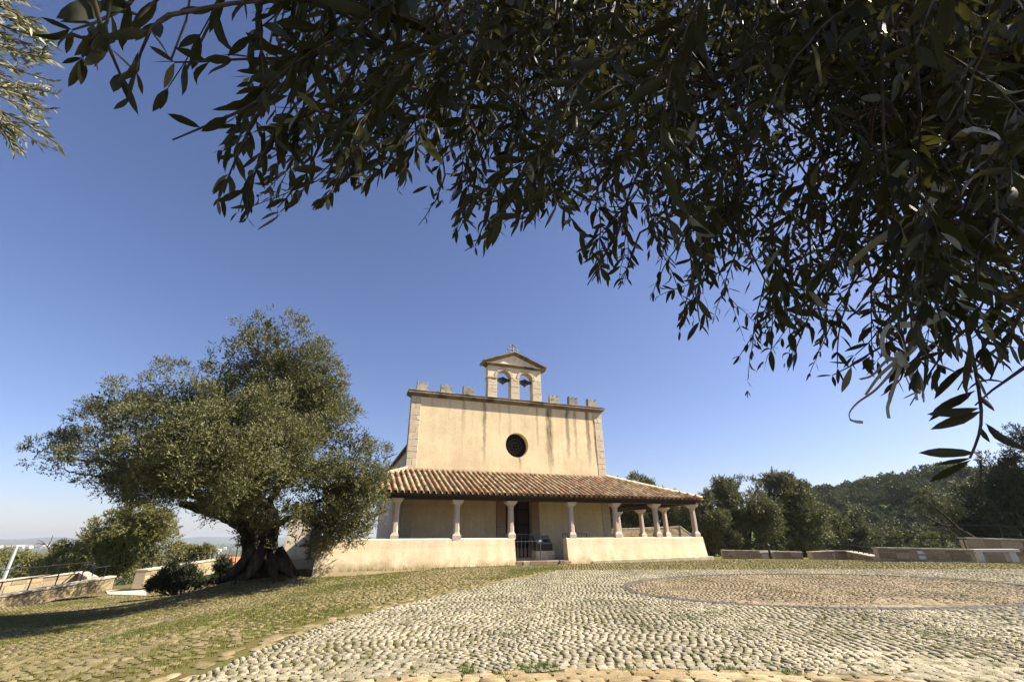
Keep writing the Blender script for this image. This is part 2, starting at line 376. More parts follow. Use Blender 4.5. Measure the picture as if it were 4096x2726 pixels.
mid = k.ramp(k.noise(P, .022, 6, .6), [(.36, (.06, .07, .028)), (.46, (.09, .12, .035)), (.52, (.13, .20, .045)), (.66, (.17, .25, .05))])
mid = k.mix(1.0, mid, k.ramp(k.noise(P, .5, 4), [(.3, .8), (.7, 1.15)]), 'MULTIPLY')
plain = k.ramp(k.noise(k.map(P, (1, 1, 1)), .0042, 7, .62), [(.36, (.035, .045, .025)), (.47, (.055, .07, .03)), (.54, (.10, .115, .05)), (.60, (.15, .14, .075)), (.7, (.05, .065, .03))])
f1 = k.math('DIVIDE', k.math('SUBTRACT', R_, 44), 14, True); f2 = k.math('DIVIDE', k.math('SUBTRACT', R_, 420), 200, True)
k.col(k.mix(f2, k.mix(f1, moss, mid), plain)); k.bump(k.noise(P, 25, 5, .7), .6, .02)
M_['terrain'] = k.m
g_o = np_obj('ground', V, F, k.m, None, True); tag(g_o, kind='structure')
g2 = np_obj('ground', V, cfan, k.m, g_o)
# ------------------------------------------------------------------ paving
def poly_in(px, py, poly):
    c = np.zeros(len(px), bool); n = len(poly); j = n-1
    for i in range(n):
        xi, yi = poly[i]; xj, yj = poly[j]
        m = ((yi > py) != (yj > py)); m &= px < (xj-xi)*(py-yi)/((yj-yi) if yj != yi else 1e-9)+xi
        c ^= m; j = i
    return c
def stones(P, ang, lx, ly, h, jit=.10, dome=.001):
    """irregular setts: P (N,2), sizes (N,), returns verts and tris"""
    n = len(P); sx = np.array([-1, 1, 1, -1]); sy = np.array([-1, -1, 1, 1])
    hx = lx/2; hy = ly/2
    ox = sx[None]*hx[:, None]*(1+rng.uniform(-jit, jit, (n, 4))); oy = sy[None]*hy[:, None]*(1+rng.uniform(-jit, jit, (n, 4)))
    def w(x, y):
        c, s_ = np.cos(ang)[:, None], np.sin(ang)[:, None]
        return P[:, :1]+x*c-y*s_, P[:, 1:]+x*s_+y*c
    bx, by = w(ox, oy); tx, ty = w(ox*.88, oy*.86)
    gzv = gz(P[:, 0], P[:, 1], False)[:, None]
    top = gzv+h[:, None]+rng.uniform(-.004, .004, (n, 4))
    V = np.zeros((n, 9, 3)); V[:, :4, 0] = bx; V[:, :4, 1] = by; V[:, :4, 2] = gzv-.015
    V[:, 4:8, 0] = tx; V[:, 4:8, 1] = ty; V[:, 4:8, 2] = top
    V[:, 8, 0] = P[:, 0]; V[:, 8, 1] = P[:, 1]; V[:, 8, 2] = top.mean(1)+dome
    # round the shoulder a little: pull side tops
    f = []
    for a in range(4):
        b = (a+1) % 4; f += [(a, b, 4+b), (a, 4+b, 4+a), (4+a, 4+b, 8)]
    F = (np.array(f)[None]+9*np.arange(n)[:, None, None]).reshape(-1, 3)
    return V.reshape(-1, 3), F
def sett_variants(name, mat, k=8):
    out = []
    for i in range(k):
        V, F = stones(np.zeros((1, 2)), np.zeros(1), np.ones(1), np.ones(1), np.array([1.0]), .12, .12)
        V[:, 2] = np.where(V[:, 2] > .3, V[:, 2], -.6)
        V[4:8, 2] = 1+rng.uniform(-.12, .12, 4)
        out.append(np_mesh(name, V, F, mat))
    return out
def lay(name, kids, mat, P, ang, lx, ly, h, nind=300, parent=None):
    parent = parent or tag(empty(name), kind='structure')
    z = gz(P[:, 0], P[:, 1], False); px, py, dep = proj(np.stack([P[:, 0], P[:, 1], z+h], -1))
    vis = (dep > .5) & (px > 15) & (px < 4081) & (py < 2715) & (py > 0)
    score = np.where(vis, lx*ly/np.maximum(dep, .3)**3, -1)
    idx = np.argsort(-score)[:nind]; idx = idx[score[idx] > 0]
    vs = sett_variants(kids, mat)
    for q in idx:
        o = bpy.data.objects.new(kids, vs[q % len(vs)]); COL.objects.link(o); o.parent = parent
        o.location = (P[q, 0], P[q, 1], z[q]); o.rotation_euler = (0, 0, ang[q]); o.scale = (lx[q], ly[q], h[q])
    m = np.ones(len(P), bool); m[idx] = False
    if m.any():
        V, F = stones(P[m], ang[m], lx[m], ly[m], h[m]); o = np_obj(kids+'_field', V, F, mat, parent); o['kind'] = 'stuff'
    return parent
# left band curve and bottom band curve (inner edge of the grey field)
LB = np.array([(-3.35, 4.2), (-3.15, 5.0), (-3.10, 6.0), (-3.0, 7.45), (-2.54, 9.3), (-1.52, 11.98), (-.41, 14.37), (.8, 16.94), (1.35, 18.3), (1.62, 19.4)])
def catmull(pts, step):
    pts = np.array(pts, float); out = []
    P = np.vstack([2*pts[0]-pts[1], pts, 2*pts[-1]-pts[-2]])
    for i in range(1, len(P)-2):
        n = max(2, int(np.linalg.norm(P[i+1]-P[i])/step))
        for t in np.arange(n)/n:
            out.append(.5*((2*P[i])+(-P[i-1]+P[i+1])*t+(2*P[i-1]-5*P[i]+4*P[i+1]-P[i+2])*t*t+(-P[i-1]+3*P[i]-3*P[i+1]+P[i+2])*t**3))
    out.append(P[-2]); return np.array(out)
BB = np.array([(-3.35, 4.35), (-1.73, 4.93), (-.3, 5.2), (1.0, 5.30), (2.4, 5.18), (3.6, 4.85), (4.6, 4.45), (6, 3.7)])
FARR = np.array([(1.62, 19.4), (4, 19.3), (9, 18.95), (15.3, 18.4), (20, 17.6), (27, 16)])
lbc = catmull(LB, .1); bbc = catmull(BB, .1)
grey_poly = [tuple(p) for p in lbc]+[tuple(p) for p in FARR[1:]]+[(27, 2)]+[tuple(p) for p in bbc[::-1]]
EC = np.array([7.75, 12.75]); EA, EB, ET = 5.15, 3.85, radians(14)
def ell(P, a, b):
    d = P-EC; c, s_ = cos(ET), sin(ET); x = d[:, 0]*c+d[:, 1]*s_; y = -d[:, 0]*s_+d[:, 1]*c
    return (x/a)**2+(y/b)**2
def arcs(x0, x1, y0, y1, w=2.9, p=.100):  # overlapping fans
    R = .62*w; th = math.asin(.5/.62); n = int(2*th*R/p); L = []
    for kx, cx in enumerate(np.arange(x0, x1, w)):
        for jy in range(int((y1-y0)/p)):
            t = (np.arange(n)+.5+rng.uniform(-.35, .35))/n*2*th-th
            x = cx+R*np.sin(t); y = y0+jy*p+R*(np.cos(t)-cos(th)); L.append(np.stack([x, y, -t, np.full(len(t), R*2*th/n), p*np.cos(t)], -1))
    return np.vstack(L)
A = arcs(-5, 28, 2.0, 21)
ca, sa = cos(-.12), sin(-.12); XY = A[:, :2]@np.array([[ca, sa], [-sa, ca]]); XY[:, 1] += .6
XY += rng.normal(0, .006, XY.shape); ang = A[:, 2]-.12+rng.normal(0, .08, len(A))
inn = poly_in(XY[:, 0], XY[:, 1], grey_poly); e = ell(XY, EA, EB); e2 = ell(XY, EA-.22, EB-.22)
lx = A[:, 3]*rng.uniform(.72, .93, len(A)); ly = np.maximum(A[:, 4], .055)*rng.uniform(.64, .86, len(A)); h = rng.uniform(.003, .012, len(A))
m = inn & (e > 1.0) & (rng.random(len(A)) > .012)
plaza = lay('cobbled_plaza', 'cobblestone', M_['granite'], XY[m], ang[m], lx[m], ly[m], h[m])
m = inn & (e2 < 1.0) & (rng.random(len(A)) > .03)
lay('pink_cobbled_circle', 'pink_cobblestone', M_['pink'], XY[m], ang[m], lx[m], ly[m], h[m], 300)
# dark ring of two courses
P_, A_ = [], []
for off in (.05, .155):
    a, b = EA-off, EB-off; t = np.linspace(0, 2*pi, 2400); x = a*np.cos(t); y = b*np.sin(t)
    s_ = np.concatenate([[0], np.cumsum(np.hypot(np.diff(x), np.diff(y)))]); q = np.arange(0, s_[-1], .105); tt = np.interp(q, s_, t)
    x = a*np.cos(tt); y = b*np.sin(tt); c, s2 = cos(ET), sin(ET)
    P_.append(np.stack([EC[0]+x*c-y*s2, EC[1]+x*s2+y*c], -1)); A_.append(np.arctan2(b*np.cos(tt), -a*np.sin(tt))+ET)
P_ = np.vstack(P_); A_ = np.concatenate(A_); n = len(P_)
lay('dark_kerb_ring', 'dark_cobblestone', M_['basalt'], P_, A_, rng.uniform(.085, .1, n), rng.uniform(.07, .085, n), rng.uniform(.014, .024, n), 300)
# beige bands
def band(curve, rows, pitch, lmin, lmax, side):
    c = catmull(curve, .05); c = c+np.stack([.02*np.sin(np.arange(len(c))*.11), .02*np.cos(np.arange(len(c))*.083)], -1); d = np.gradient(c, axis=0); t = d/np.linalg.norm(d, axis=1)[:, None]; nrm = np.stack([-t[:, 1], t[:, 0]], -1)*side
    Ps, As, Ls, Hs = [], [], [], []
    for r in range(rows):
        cc = c+nrm*(pitch*(r+.5)); s_ = np.concatenate([[0], np.cumsum(np.linalg.norm(np.diff(cc, axis=0), axis=1))])
        q = rng.uniform(0, .2)
        while q < s_[-1]-.3:
            L = rng.uniform(lmin, lmax); mid = q+L/2
            Ps.append((np.interp(mid, s_, cc[:, 0]), np.interp(mid, s_, cc[:, 1]))); k_ = np.interp(mid, s_, np.arange(len(c))); k_ = int(k_)
            As.append(math.atan2(t[k_, 1], t[k_, 0])+rng.normal(0, .015)); Ls.append(L-.018); q += L
    n = len(Ps); return np.array(Ps), np.array(As), np.array(Ls), pitch*rng.uniform(.66, .86, n), rng.uniform(.006, .018, n)
b1 = band(BB, 9, .115, .19, .36, -1); b2 = band(LB, 3, .12, .10, .22, 1)
A3 = [np.concatenate(q) for q in zip(b1, b2)]; kp = rng.random(len(A3[0])) > np.where(np.arange(len(A3[0])) < len(b1[0]), .03, .45); A3 = [q[kp] for q in A3]
bot = A3[0][:, 1] < 5.6
lay('beige_stone_band', 'paving_stone', M_['band'], *[q[bot] for q in A3], 300)
lay('mossy_stone_band', 'kerb_stone', M_['oldband'], *[q[~bot] for q in A3], 300)
extra = []
for cv in ([gpt(-60, 2745)[:2], gpt(215, 2684)[:2], gpt(452, 2612, -.05)[:2], gpt(717, 2551, -.08)[:2], gpt(949, 2449, -.15)[:2], gpt(1080, 2400, -.2)[:2]],
           [gpt(-200, 2640, -.15)[:2], gpt(120, 2600, -.2)[:2], gpt(420, 2520, -.3)[:2], gpt(700, 2440, -.35)[:2]]):
    extra.append(band(cv, 2, .12, .14, .30, 1))
A4 = [np.concatenate(q) for q in zip(*extra)]; kp = rng.random(len(A4[0])) > .42; A4 = [q[kp] for q in A4]
lay('narrow_stone_band', 'paving_stone', M_['oldband'], *A4, 200)
# mossy weathered setts on the left and along the church
gx, gy = np.meshgrid(np.arange(-25, 27, .135), np.arange(2.2, 34, .125)); gx = gx+np.where((np.arange(gx.shape[0]) % 2)[:, None] == 1, .067, 0)
rot = radians(20.5); gxr = gx.ravel()+rng.normal(0, .014, gx.size); gyr = gy.ravel()+rng.normal(0, .012, gx.size)
XY = np.stack([gxr*cos(rot)-gyr*sin(rot), gxr*sin(rot)+gyr*cos(rot)], -1)
uu_ = XY@UU[:2]; vv_ = XY@VV[:2]
big_poly = [tuple(p) for p in catmull(LB+np.array([-.47, .03]), .1)]+[tuple(p+np.array([0, .05])) for p in FARR]+[(27, 30), (-30, 30), (-30, 3.9), (-3.9, 3.9)]
inn = poly_in(XY[:, 0], XY[:, 1], big_poly) & ((vv_ < 21.1) | (uu_ < -.9)) & (np.abs(XY[:, 0]) < np.maximum(5, XY[:, 1]*1.25+2)) & (XY[:, 0] > -22)
b4 = A4[0]
from mathutils import kdtree
kd = kdtree.KDTree(len(b4))
for q, p in enumerate(b4): kd.insert((p[0], p[1], 0), q)
kd.balance()
idx = np.where(inn)[0]
near = np.array([kd.find((XY[q, 0], XY[q, 1], 0))[2] < .17 for q in idx]); idx = idx[~near]
def fbm(x, y, s=1.0):
    v = 0
    for a, b, c_, w_ in ((1.3, .7, 0, .5), (-.8, 1.9, 2, .3), (2.9, -2.3, 4, .2), (5.1, 3.7, 1, .12)):
        v = v+w_*np.sin(a*x*s+b*y*s+c_+1.7*np.sin(b*x*s*.6-a*y*s*.5))
    return v
mossy = fbm(XY[idx, 0], XY[idx, 1], .55)
strip = XY[idx, 0] > 2
keep = rng.random(len(idx)) > np.where(strip, .45, .18+.45*smooth(-.1, .5, mossy)); idx = idx[keep]
n = len(idx)
lay('mossy_sett_paving', 'weathered_sett', M_['rustic'], XY[idx], rot+rng.normal(0, .12, n), rng.uniform(.075, .115, n), rng.uniform(.062, .095, n), rng.uniform(.003, .013, n), 300)
# grass and weeds growing in the joints
def blades(P, z, hh, ww, nper, spread, mat, name, label, cat='grass'):
    n = len(P); B = np.repeat(P, nper, 0)+rng.normal(0, 1, (n*nper, 2))*np.repeat(spread, nper)[:, None]
    zz = np.repeat(z, nper); H = np.repeat(hh, nper)*rng.uniform(.5, 1.25, n*nper); Wd = ww*rng.uniform(.7, 1.4, n*nper)
    a = rng.uniform(0, 2*pi, n*nper); ln = rng.normal(0, .45, (n*nper, 2))*H[:, None]
    V = np.zeros((n*nper, 3, 3)); dx = np.cos(a)*Wd/2; dy = np.sin(a)*Wd/2
    V[:, 0] = np.stack([B[:, 0]-dx, B[:, 1]-dy, zz-.01], -1); V[:, 1] = np.stack([B[:, 0]+dx, B[:, 1]+dy, zz-.01], -1)
    V[:, 2] = np.stack([B[:, 0]+ln[:, 0], B[:, 1]+ln[:, 1], zz+H], -1)
    o = np_obj(name, V.reshape(-1, 3), np.arange(n*nper*3).reshape(-1, 3), mat); return tag(o, label, cat, None, 'stuff')
P_ = np.stack([rng.uniform(-22, 2, 95000), rng.uniform(3.5, 24, 95000)], -1)
m = poly_in(P_[:, 0], P_[:, 1], big_poly) & ((P_@VV[:2] < 21) | (P_@UU[:2] < -.9)) & (np.abs(P_[:, 0]) < P_[:, 1]*1.25+2)
d_ = fbm(P_[:, 0], P_[:, 1], .55)+.35*fbm(P_[:, 0], P_[:, 1], 2.1)
m &= rng.random(len(P_)) < .25+.75*smooth(-.3, .45, d_); P_ = P_[m]
blades(P_, gz(P_[:, 0], P_[:, 1], False), rng.uniform(.015, .045, len(P_)), .010, 4, np.full(len(P_), .035), M_['grass'], 'joint_grass', 'low olive grass and moss growing between the weathered setts')
P_ = np.stack([rng.uniform(-22, 2, 40000), rng.uniform(3.5, 24, 40000)], -1)
m = poly_in(P_[:, 0], P_[:, 1], big_poly) & ((P_@VV[:2] < 21) | (P_@UU[:2] < -.9)) & (np.abs(P_[:, 0]) < P_[:, 1]*1.25+2)
m &= rng.random(len(P_)) < smooth(.18, .7, fbm(P_[:, 0]+.7, P_[:, 1], .55)+.3*fbm(P_[:, 0], P_[:, 1], 1.9)); P_ = P_[m]
blades(P_, gz(P_[:, 0], P_[:, 1], False), rng.uniform(.02, .05, len(P_)), .012, 5, np.full(len(P_), .05), M_['grassg'], 'green_grass', 'fresh green grass patches on the left part of the square')
P_ = np.stack([rng.uniform(1, 26, 16000), rng.uniform(15, 28, 16000)], -1)
m = ~poly_in(P_[:, 0], P_[:, 1], grey_poly) & (P_@VV[:2] < 21.1) ; P_ = P_[m]
blades(P_, gz(P_[:, 0], P_[:, 1], False), rng.uniform(.02, .045, len(P_)), .014, 4, np.full(len(P_), .07), M_['grass'], 'moss_strip', 'yellowish mossy strip between the grey setts and the church')
# moss in the joints of the grey setts
P_ = np.stack([rng.uniform(-4, 18, 90000), rng.uniform(4.6, 19, 90000)], -1)
m = poly_in(P_[:, 0], P_[:, 1], grey_poly) & (rng.random(len(P_)) < .25+.75*smooth(-.1, .5, fbm(P_[:, 0], P_[:, 1], .8))); P_ = P_[m]
blades(P_, gz(P_[:, 0], P_[:, 1], False), rng.uniform(.012, .03, len(P_)), .008, 4, np.full(len(P_), .02), M_['grass'], 'sett_moss', 'short mossy growth in the joints of the grey setts')
tc = [(.15, 5.35, .10, 40), (.32, 5.42, .07, 30), (-.45, 5.2, .06, 30), (1.1, 5.22, .05, 22), (2.1, 5.2, .06, 30), (2.6, 5.05, .05, 26), (-.1, 5.1, .06, 26), (1.9, 7.6, .10, 26), (2.6, 8.3, .12, 26), (3.4, 8.6, .10, 20), (3.3, 7.2, .09, 20), (4.6, 7.8, .1, 20), (1.6, 10.2, .12, 22), (-1.0, 7.5, .08, 18), (5.6, 6.9, .1, 20)]
Pt = np.vstack([np.array([x, y])+rng.normal(0, s_, (q, 2)) for x, y, s_, q in tc])
blades(Pt, gz(Pt[:, 0], Pt[:, 1], False), rng.uniform(.02, .055, len(Pt)), .009, 7, np.full(len(Pt), .015), M_['grassg'], 'weed_tufts', 'dark green weed tufts sprouting from the paving joints')
# ------------------------------------------------------------------ church (built in church coordinates u,v,z; the Empty carries the rotation)
V0, VF = 21.2, 24.7
UL, UR = 3.1, 15.45           # facade edges
PL, PR = -.55, 19.1           # parapet edges
church = empty('church', (0, 0, 0), 'cream plastered country church with bell gable, battlements and tiled porch roof', 'church')
church.matrix_world = CH
def cpart(mb, name, mat, parent=None, **kw): return mb.build(name, M_[mat], parent or church, **kw)
# facade wall: origin moved so that object X runs from the left pilaster
def circle(cu, cz, r, n=40): return [(cu+r*cos(2*pi*i/n), cz+r*sin(2*pi*i/n)) for i in range(n)]
ROSE = (9.5-UL, 6.2, .72)
door = [(8.75-UL, .17), (8.75-UL, 3.55), (10.3-UL, 3.55), (10.3-UL, .17)]
pw = .55
mb = MB(); mb.prism([(pw, -.1), (door[0][0], -.1), (door[0][0], 3.55), (door[2][0], 3.55), (door[2][0], -.1), (UR-UL-pw, -.1), (UR-UL-pw, 8.62), (pw, 8.62)], [circle(*ROSE)], 0, .45)
fw = cpart(mb, 'facade_wall', 'facade'); fw.location = (UL, VF, 0)
# pilaster core + quoin blocks
def quoins(u0, u1, z0, z1, vfront, par, name='quoin_block', depth=.5, hmin=.24, hmax=.42, split=.45, mat='lime', gap=.004):
    core = MB().box((u0+.01, vfront+.03, z0), (u1-.01, vfront+depth-.01, z1)); cpart(core, 'mortar_core', 'mortar', par)
    z = z0
    while z < z1-.05:
        h = random.uniform(hmin, hmax); h = min(h, z1-z); h = z1-z if z1-z-h < .12 else h
        cuts = [u0, u1]
        if random.random() < split: cuts = [u0, u0+(u1-u0)*random.uniform(.35, .65), u1]
        for a, b in zip(cuts[:-1], cuts[1:]):
            pr = random.uniform(-.009, .009)
            m = MB().box((a+gap/2, vfront+pr, z+gap/2), (b-gap/2, vfront+depth+.001*random.random(), z+h-gap/2), .009)
            cpart(m, name, mat, par, bevel=.012)
        z += h
pil = []
for (a, b) in ((UL, UL+pw), (UR-pw, UR)):
    e_ = empty('corner_pilaster'); e_.parent = church
    quoins(a, b, .0, 8.62, VF-.03, e_)
# cornice (stepped moulding with returns)
def cornice(par, u0, u1, v0, v1, z, steps, mat='corn', name='cornice'):
    m = MB(); zz = z
    for (h, o) in steps:
        m.box((u0-o, v0-o, zz), (u1+o, v1+o, zz+h-.002), .004); zz += h
    return cpart(m, name, mat, par, bevel=.006)
cornice(church, UL, UR, VF-.03, VF+.47, 8.62, [(.06, .03), (.05, .09), (.05, .14), (.07, .22)])
# broken top slabs of the cornice
u = UL-.23
while u < UR+.2:
    w = random.uniform(.7, 1.3); e = min(u+w, UR+.24)
    cpart(MB().box((u+.006, VF-.27, 8.892), (e-.006, VF+.72, 8.945+random.uniform(-.008, .01)), .008), 'cornice_slab', 'corn', bevel=.01); u += w
# nave behind the facade
nave = MB()
nave.prism([(.25, -.1), (.25, 5.95), (6.17, 8.3), (12.1, 5.95), (12.1, -.1)], [], 0, 17)
nv = cpart(nave, 'nave_wall', 'white_plaster'); nv.location = (UL, VF+.46, 0)
for s_, (a, b, za, zb) in enumerate(((.02, 6.17, 5.88, 8.42), (6.17, 12.33, 8.42, 5.88))):
    m = MB(); m.hexa([(a, .02, za), (b, .02, zb), (b, 17.2, zb), (a, 17.2, za)], [(a, .02, za+.12), (b, .02, zb+.12), (b, 17.2, zb+.12), (a, 17.2, za+.12)])
    o = cpart(m, 'nave_roof', 'tile'); o.location = (UL, VF+.46, 0)
for vv in (29.4, 33.5):
    cpart(MB().box((UL+.20, vv, 4.75), (UL+.30, vv+.28, 5.35)), 'slit_window', 'glass')
# rose window: glass and tracery
win = empty('rose_window'); win.parent = church
cu, cz = 9.5, 6.2; vg = VF+.36
m = MB(); n = 40; m.add([(cu+.74*cos(2*pi*i/n), vg+.05, cz+.74*sin(2*pi*i/n)) for i in range(n)], [tuple(range(n))]); m.build('pane', M_['glass'], win)
tr = MB()
for R in (.20, .42, .715):
    pts = [(cu+R*cos(2*pi*i/32), vg, cz+R*sin(2*pi*i/32)) for i in range(33)]; tr.tube(pts, .009, 5)
for i in range(20):
    a = 2*pi*i/20; tr.tube([(cu+(.20 if i % 5 else 0)*cos(a), vg, cz+(.20 if i % 5 else 0)*sin(a)), (cu+.72*cos(a), vg, cz+.72*sin(a))], .009, 5)
tr.build('tracery', M_['came'], win)
# doorway with stone jambs
dr = empty('church_door'); dr.parent = church
for (a, b) in ((8.22, 8.75), (10.3, 10.78)):
    z = .17
    for h in (1.05, .42, .5, .95, .5):
        h = min(h, 3.6-z)
        cpart(MB().box((a+.005, VF-.07-random.uniform(0, .02), z+.006), (b-.005, VF+.2, z+h-.006), .006), 'jamb_stone', 'jamb', dr, bevel=.012); z += h
cpart(MB().box((8.2, VF-.09, 3.6), (10.8, VF+.2, 3.95), .006), 'lintel', 'jamb', dr, bevel=.015)
for (a, b) in ((8.76, 9.52), (9.53, 10.29)):
    leaf = MB().box((a, VF+.26, .18), (b, VF+.31, 3.54)); lf = cpart(leaf, 'door_leaf', 'dark', dr)
    for q in range(4):
        cpart(MB().box((a+.07, VF+.243, .3+q*.8), (b-.07, VF+.262, .3+q*.8+.68)), 'door_panel', 'wood', lf, bevel=.01)
# merlons
def merlon(uc, sc=1.0):
    w = .64*sc
    e = empty('merlon'); e.parent = church
    cpart(MB().box((uc-w/2-.05, VF+.0, 8.95), (uc+w/2+.05, VF+.42, 9.03), .008), 'merlon_base', 'merlon', e, bevel=.01)
    pr = [(-.5, 0), (.5, 0), (.49, .50), (.47, .56), (.40, .49), (.31, .40), (.24, .35), (.18, .42), (.10, .50), (0, .55), (-.10, .50), (-.18, .42), (-.24, .35), (-.31, .40), (-.40, .49), (-.47, .56), (-.49, .50)]
    L = [(uc+x*w+random.uniform(-.008, .008), 9.031+z*sc*(1+random.uniform(-.04, .04)) if z else 9.031) for x, z in pr]
    cpart(MB().prism(L, [], VF+.05, VF+.37), 'merlon_body', 'merlon', e)
for uc in (3.68, 5.08, 6.45, 12.15, 13.52, 14.92): merlon(uc)
# bell gable
bel = empty('bell_gable'); bel.parent = church
B0, B1, BZ = 7.62, 11.2, 8.95; bv0, bv1 = VF-.02, VF+.50
ops = [(8.22, 9.13), (9.70, 10.60)]; spr = 10.36; piers = [(B0, 8.22), (9.13, 9.70), (10.60, B1)]
def arch(a, b, z0, zs, n=14):
    r = (b-a)/2; c = (a+b)/2
    return [(a, z0), (b, z0)]+[(c+r*cos(pi*i/n), zs+r*sin(pi*i/n)) for i in range(n+1)]
top = 10.93
outer = [(B0, spr), (8.22-.22, spr), ]
# upper plaster field with arched cut-outs, thick through the gable
cut = lambda a, b, rr, n=14: [((a+b)/2-rr*cos(pi*i/n), spr+rr*sin(pi*i/n)) for i in range(n+1)]
r1 = (ops[0][1]-ops[0][0])/2
poly = [(B0, spr)]+[(p[0], p[1]) for p in cut(*ops[0], r1+.17)]+[(p[0], p[1]) for p in cut(*ops[1], r1+.17)]+[(B1, spr), (B1, 11.05), (B0, 11.05)]
cpart(MB().prism(poly, [], bv0+.01, bv1-.01), 'gable_plaster', 'plaster', bel)
for (a, b) in ops:      # voussoirs
    c = (a+b)/2; n = 9
    for i in range(n):
        t0, t1 = pi*i/n+.012, pi*(i+1)/n-.012; ri, ro = r1, r1+.172; pj = random.uniform(-.02, .004)
        L = [(c+ri*cos(t0), spr+ri*sin(t0)), (c+ro*cos(t0), spr+ro*sin(t0)), (c+ro*cos((t0+t1)/2), spr+ro*sin((t0+t1)/2)), (c+ro*cos(t1), spr+ro*sin(t1)), (c+ri*cos(t1), spr+ri*sin(t1)), (c+ri*cos((t0+t1)/2), spr+ri*sin((t0+t1)/2))]
        cpart(MB().prism(L, [], bv0-.015+pj, bv1), 'voussoir', 'lime', bel)
for (a, b) in piers: quoins(a, b, BZ, spr-.003, bv0, bel, 'pier_block', .50, .16, .30, .5, 'lime')
cpart(MB().box((B0-.04, bv0-.045, spr-.10), (8.22, bv1+.02, spr-.03), .004), 'impost', 'lime', bel)
cornice(bel, B0, B1, bv0, bv1, 11.05, [(.06, .04), (.06, .10), (.05, .16)])
apx = (B0+B1)/2-.05; az_ = 12.12
cpart(MB().prism([(B0, 11.223), (B1, 11.223), (apx, az_-.2)], [], bv0+.01, bv1-.01), 'tympanum', 'plaster', bel)
for sgn in (-1, 1):    # raking cornices
    e0 = B0-.36 if sgn < 0 else B1+.36; z0 = 11.20
    for k_, (o, t0, t1) in enumerate(((.05, -.19, -.10), (.13, -.10, -.045), (.22, -.045, .02))):
        Lr = [(e0, z0+t0+.10), (apx, az_+t0), (apx, az_+t1-.002), (e0, z0+t1+.098)]
        if sgn > 0: Lr = Lr[::-1]
        cpart(MB().prism(Lr, [], bv0-o, bv1+o), 'raking_cornice', 'corn', bel)
# flowered cross with broken ring
cr = empty('stone_cross'); cr.parent = bel
c0 = np.array([apx, VF+.2, az_+.34])
m = MB(); m.tube([(apx, VF+.2, az_-.02), (apx, VF+.2, az_+.62)], [.05, .035], 6); m.build('cross_shaft', M_['merlon'], cr)
m = MB(); m.tube([(apx-.30, VF+.2, az_+.30), (apx+.30, VF+.2, az_+.30)], .04, 6); m.build('cross_arm', M_['merlon'], cr)
def arc_t(a0, a1, R=.28, n=9): return [c0+np.array([R*cos(a0+(a1-a0)*i/n), 0, R*sin(a0+(a1-a0)*i/n)]) for i in range(n+1)]
for a0, a1 in ((radians(20), radians(88)), (radians(92), radians(165))):
    m = MB(); m.tube(arc_t(a0, a1), .038, 6); m.build('ring_piece', M_['merlon'], cr)
for (x, z) in ((-.32, .28), (.32, .26), (-.24, .12), (.27, .14), (0, .64), (-.2, .52), (.2, .53)):
    m = MB(); c1 = np.array([apx+x, VF+.2, az_+z]); m.tube([c1+[0, -.05, 0], c1+[0, -.02, 0], c1+[0, .02, 0], c1+[0, .05, 0]], [.03, .062, .062, .03], 7); m.build('finial_knob', M_['merlon'], cr)
# bells (top-level things hanging in the openings)
for i, (a, b) in enumerate(ops):
    c = (a+b)/2; r = (b-a)/2
    bl = empty('church_bell', (0, 0, 0), ('dark bell on its headstock in the left arch of the bell gable', 'dark bell on its headstock in the right arch of the bell gable')[i], 'bell', 'bells in the bell gable'); bl.matrix_world = CH
    zc = spr-.10
    m = MB(); prof = [(-r-.03, .05), (-r*.7, .085), (-r*.35, .16), (0, .20), (r*.35, .16), (r*.7, .085), (r+.03, .05)]
    L = [(c+x, zc+z*.75) for x, z in prof]+[(c+x, zc-z*(1.0 if abs(x) > r*.5 else 1.1)) for x, z in prof[::-1]]
    m.prism(L, [], VF+.14, VF+.34); m.build('headstock', M_['bronze'], bl)
    for dx in (-.05, .05): m = MB().box((c+dx-.012, VF+.115, zc-.22), (c+dx+.012, VF+.365, zc+.19)); m.build('strap', M_['iron'], bl)
    m = MB(); prf = [(.30, .02), (.26, .10), (.22, .20), (.17, .28), (.09, .31)]
    zb = zc-.10
    m.tube([(c, VF+.24, zb-.02), (c, VF+.24, zb-.08), (c, VF+.24, zb-.16)], [.13, .17, .05], 12); m.build('bell_body', M_['bronze'], bl, sm=True)
    m = MB(); m.tube([(c, VF+.24, zb-.15), (c, VF+.24, zb-.23)], [.018, .035], 6); m.build('clapper', M_['iron'], bl)
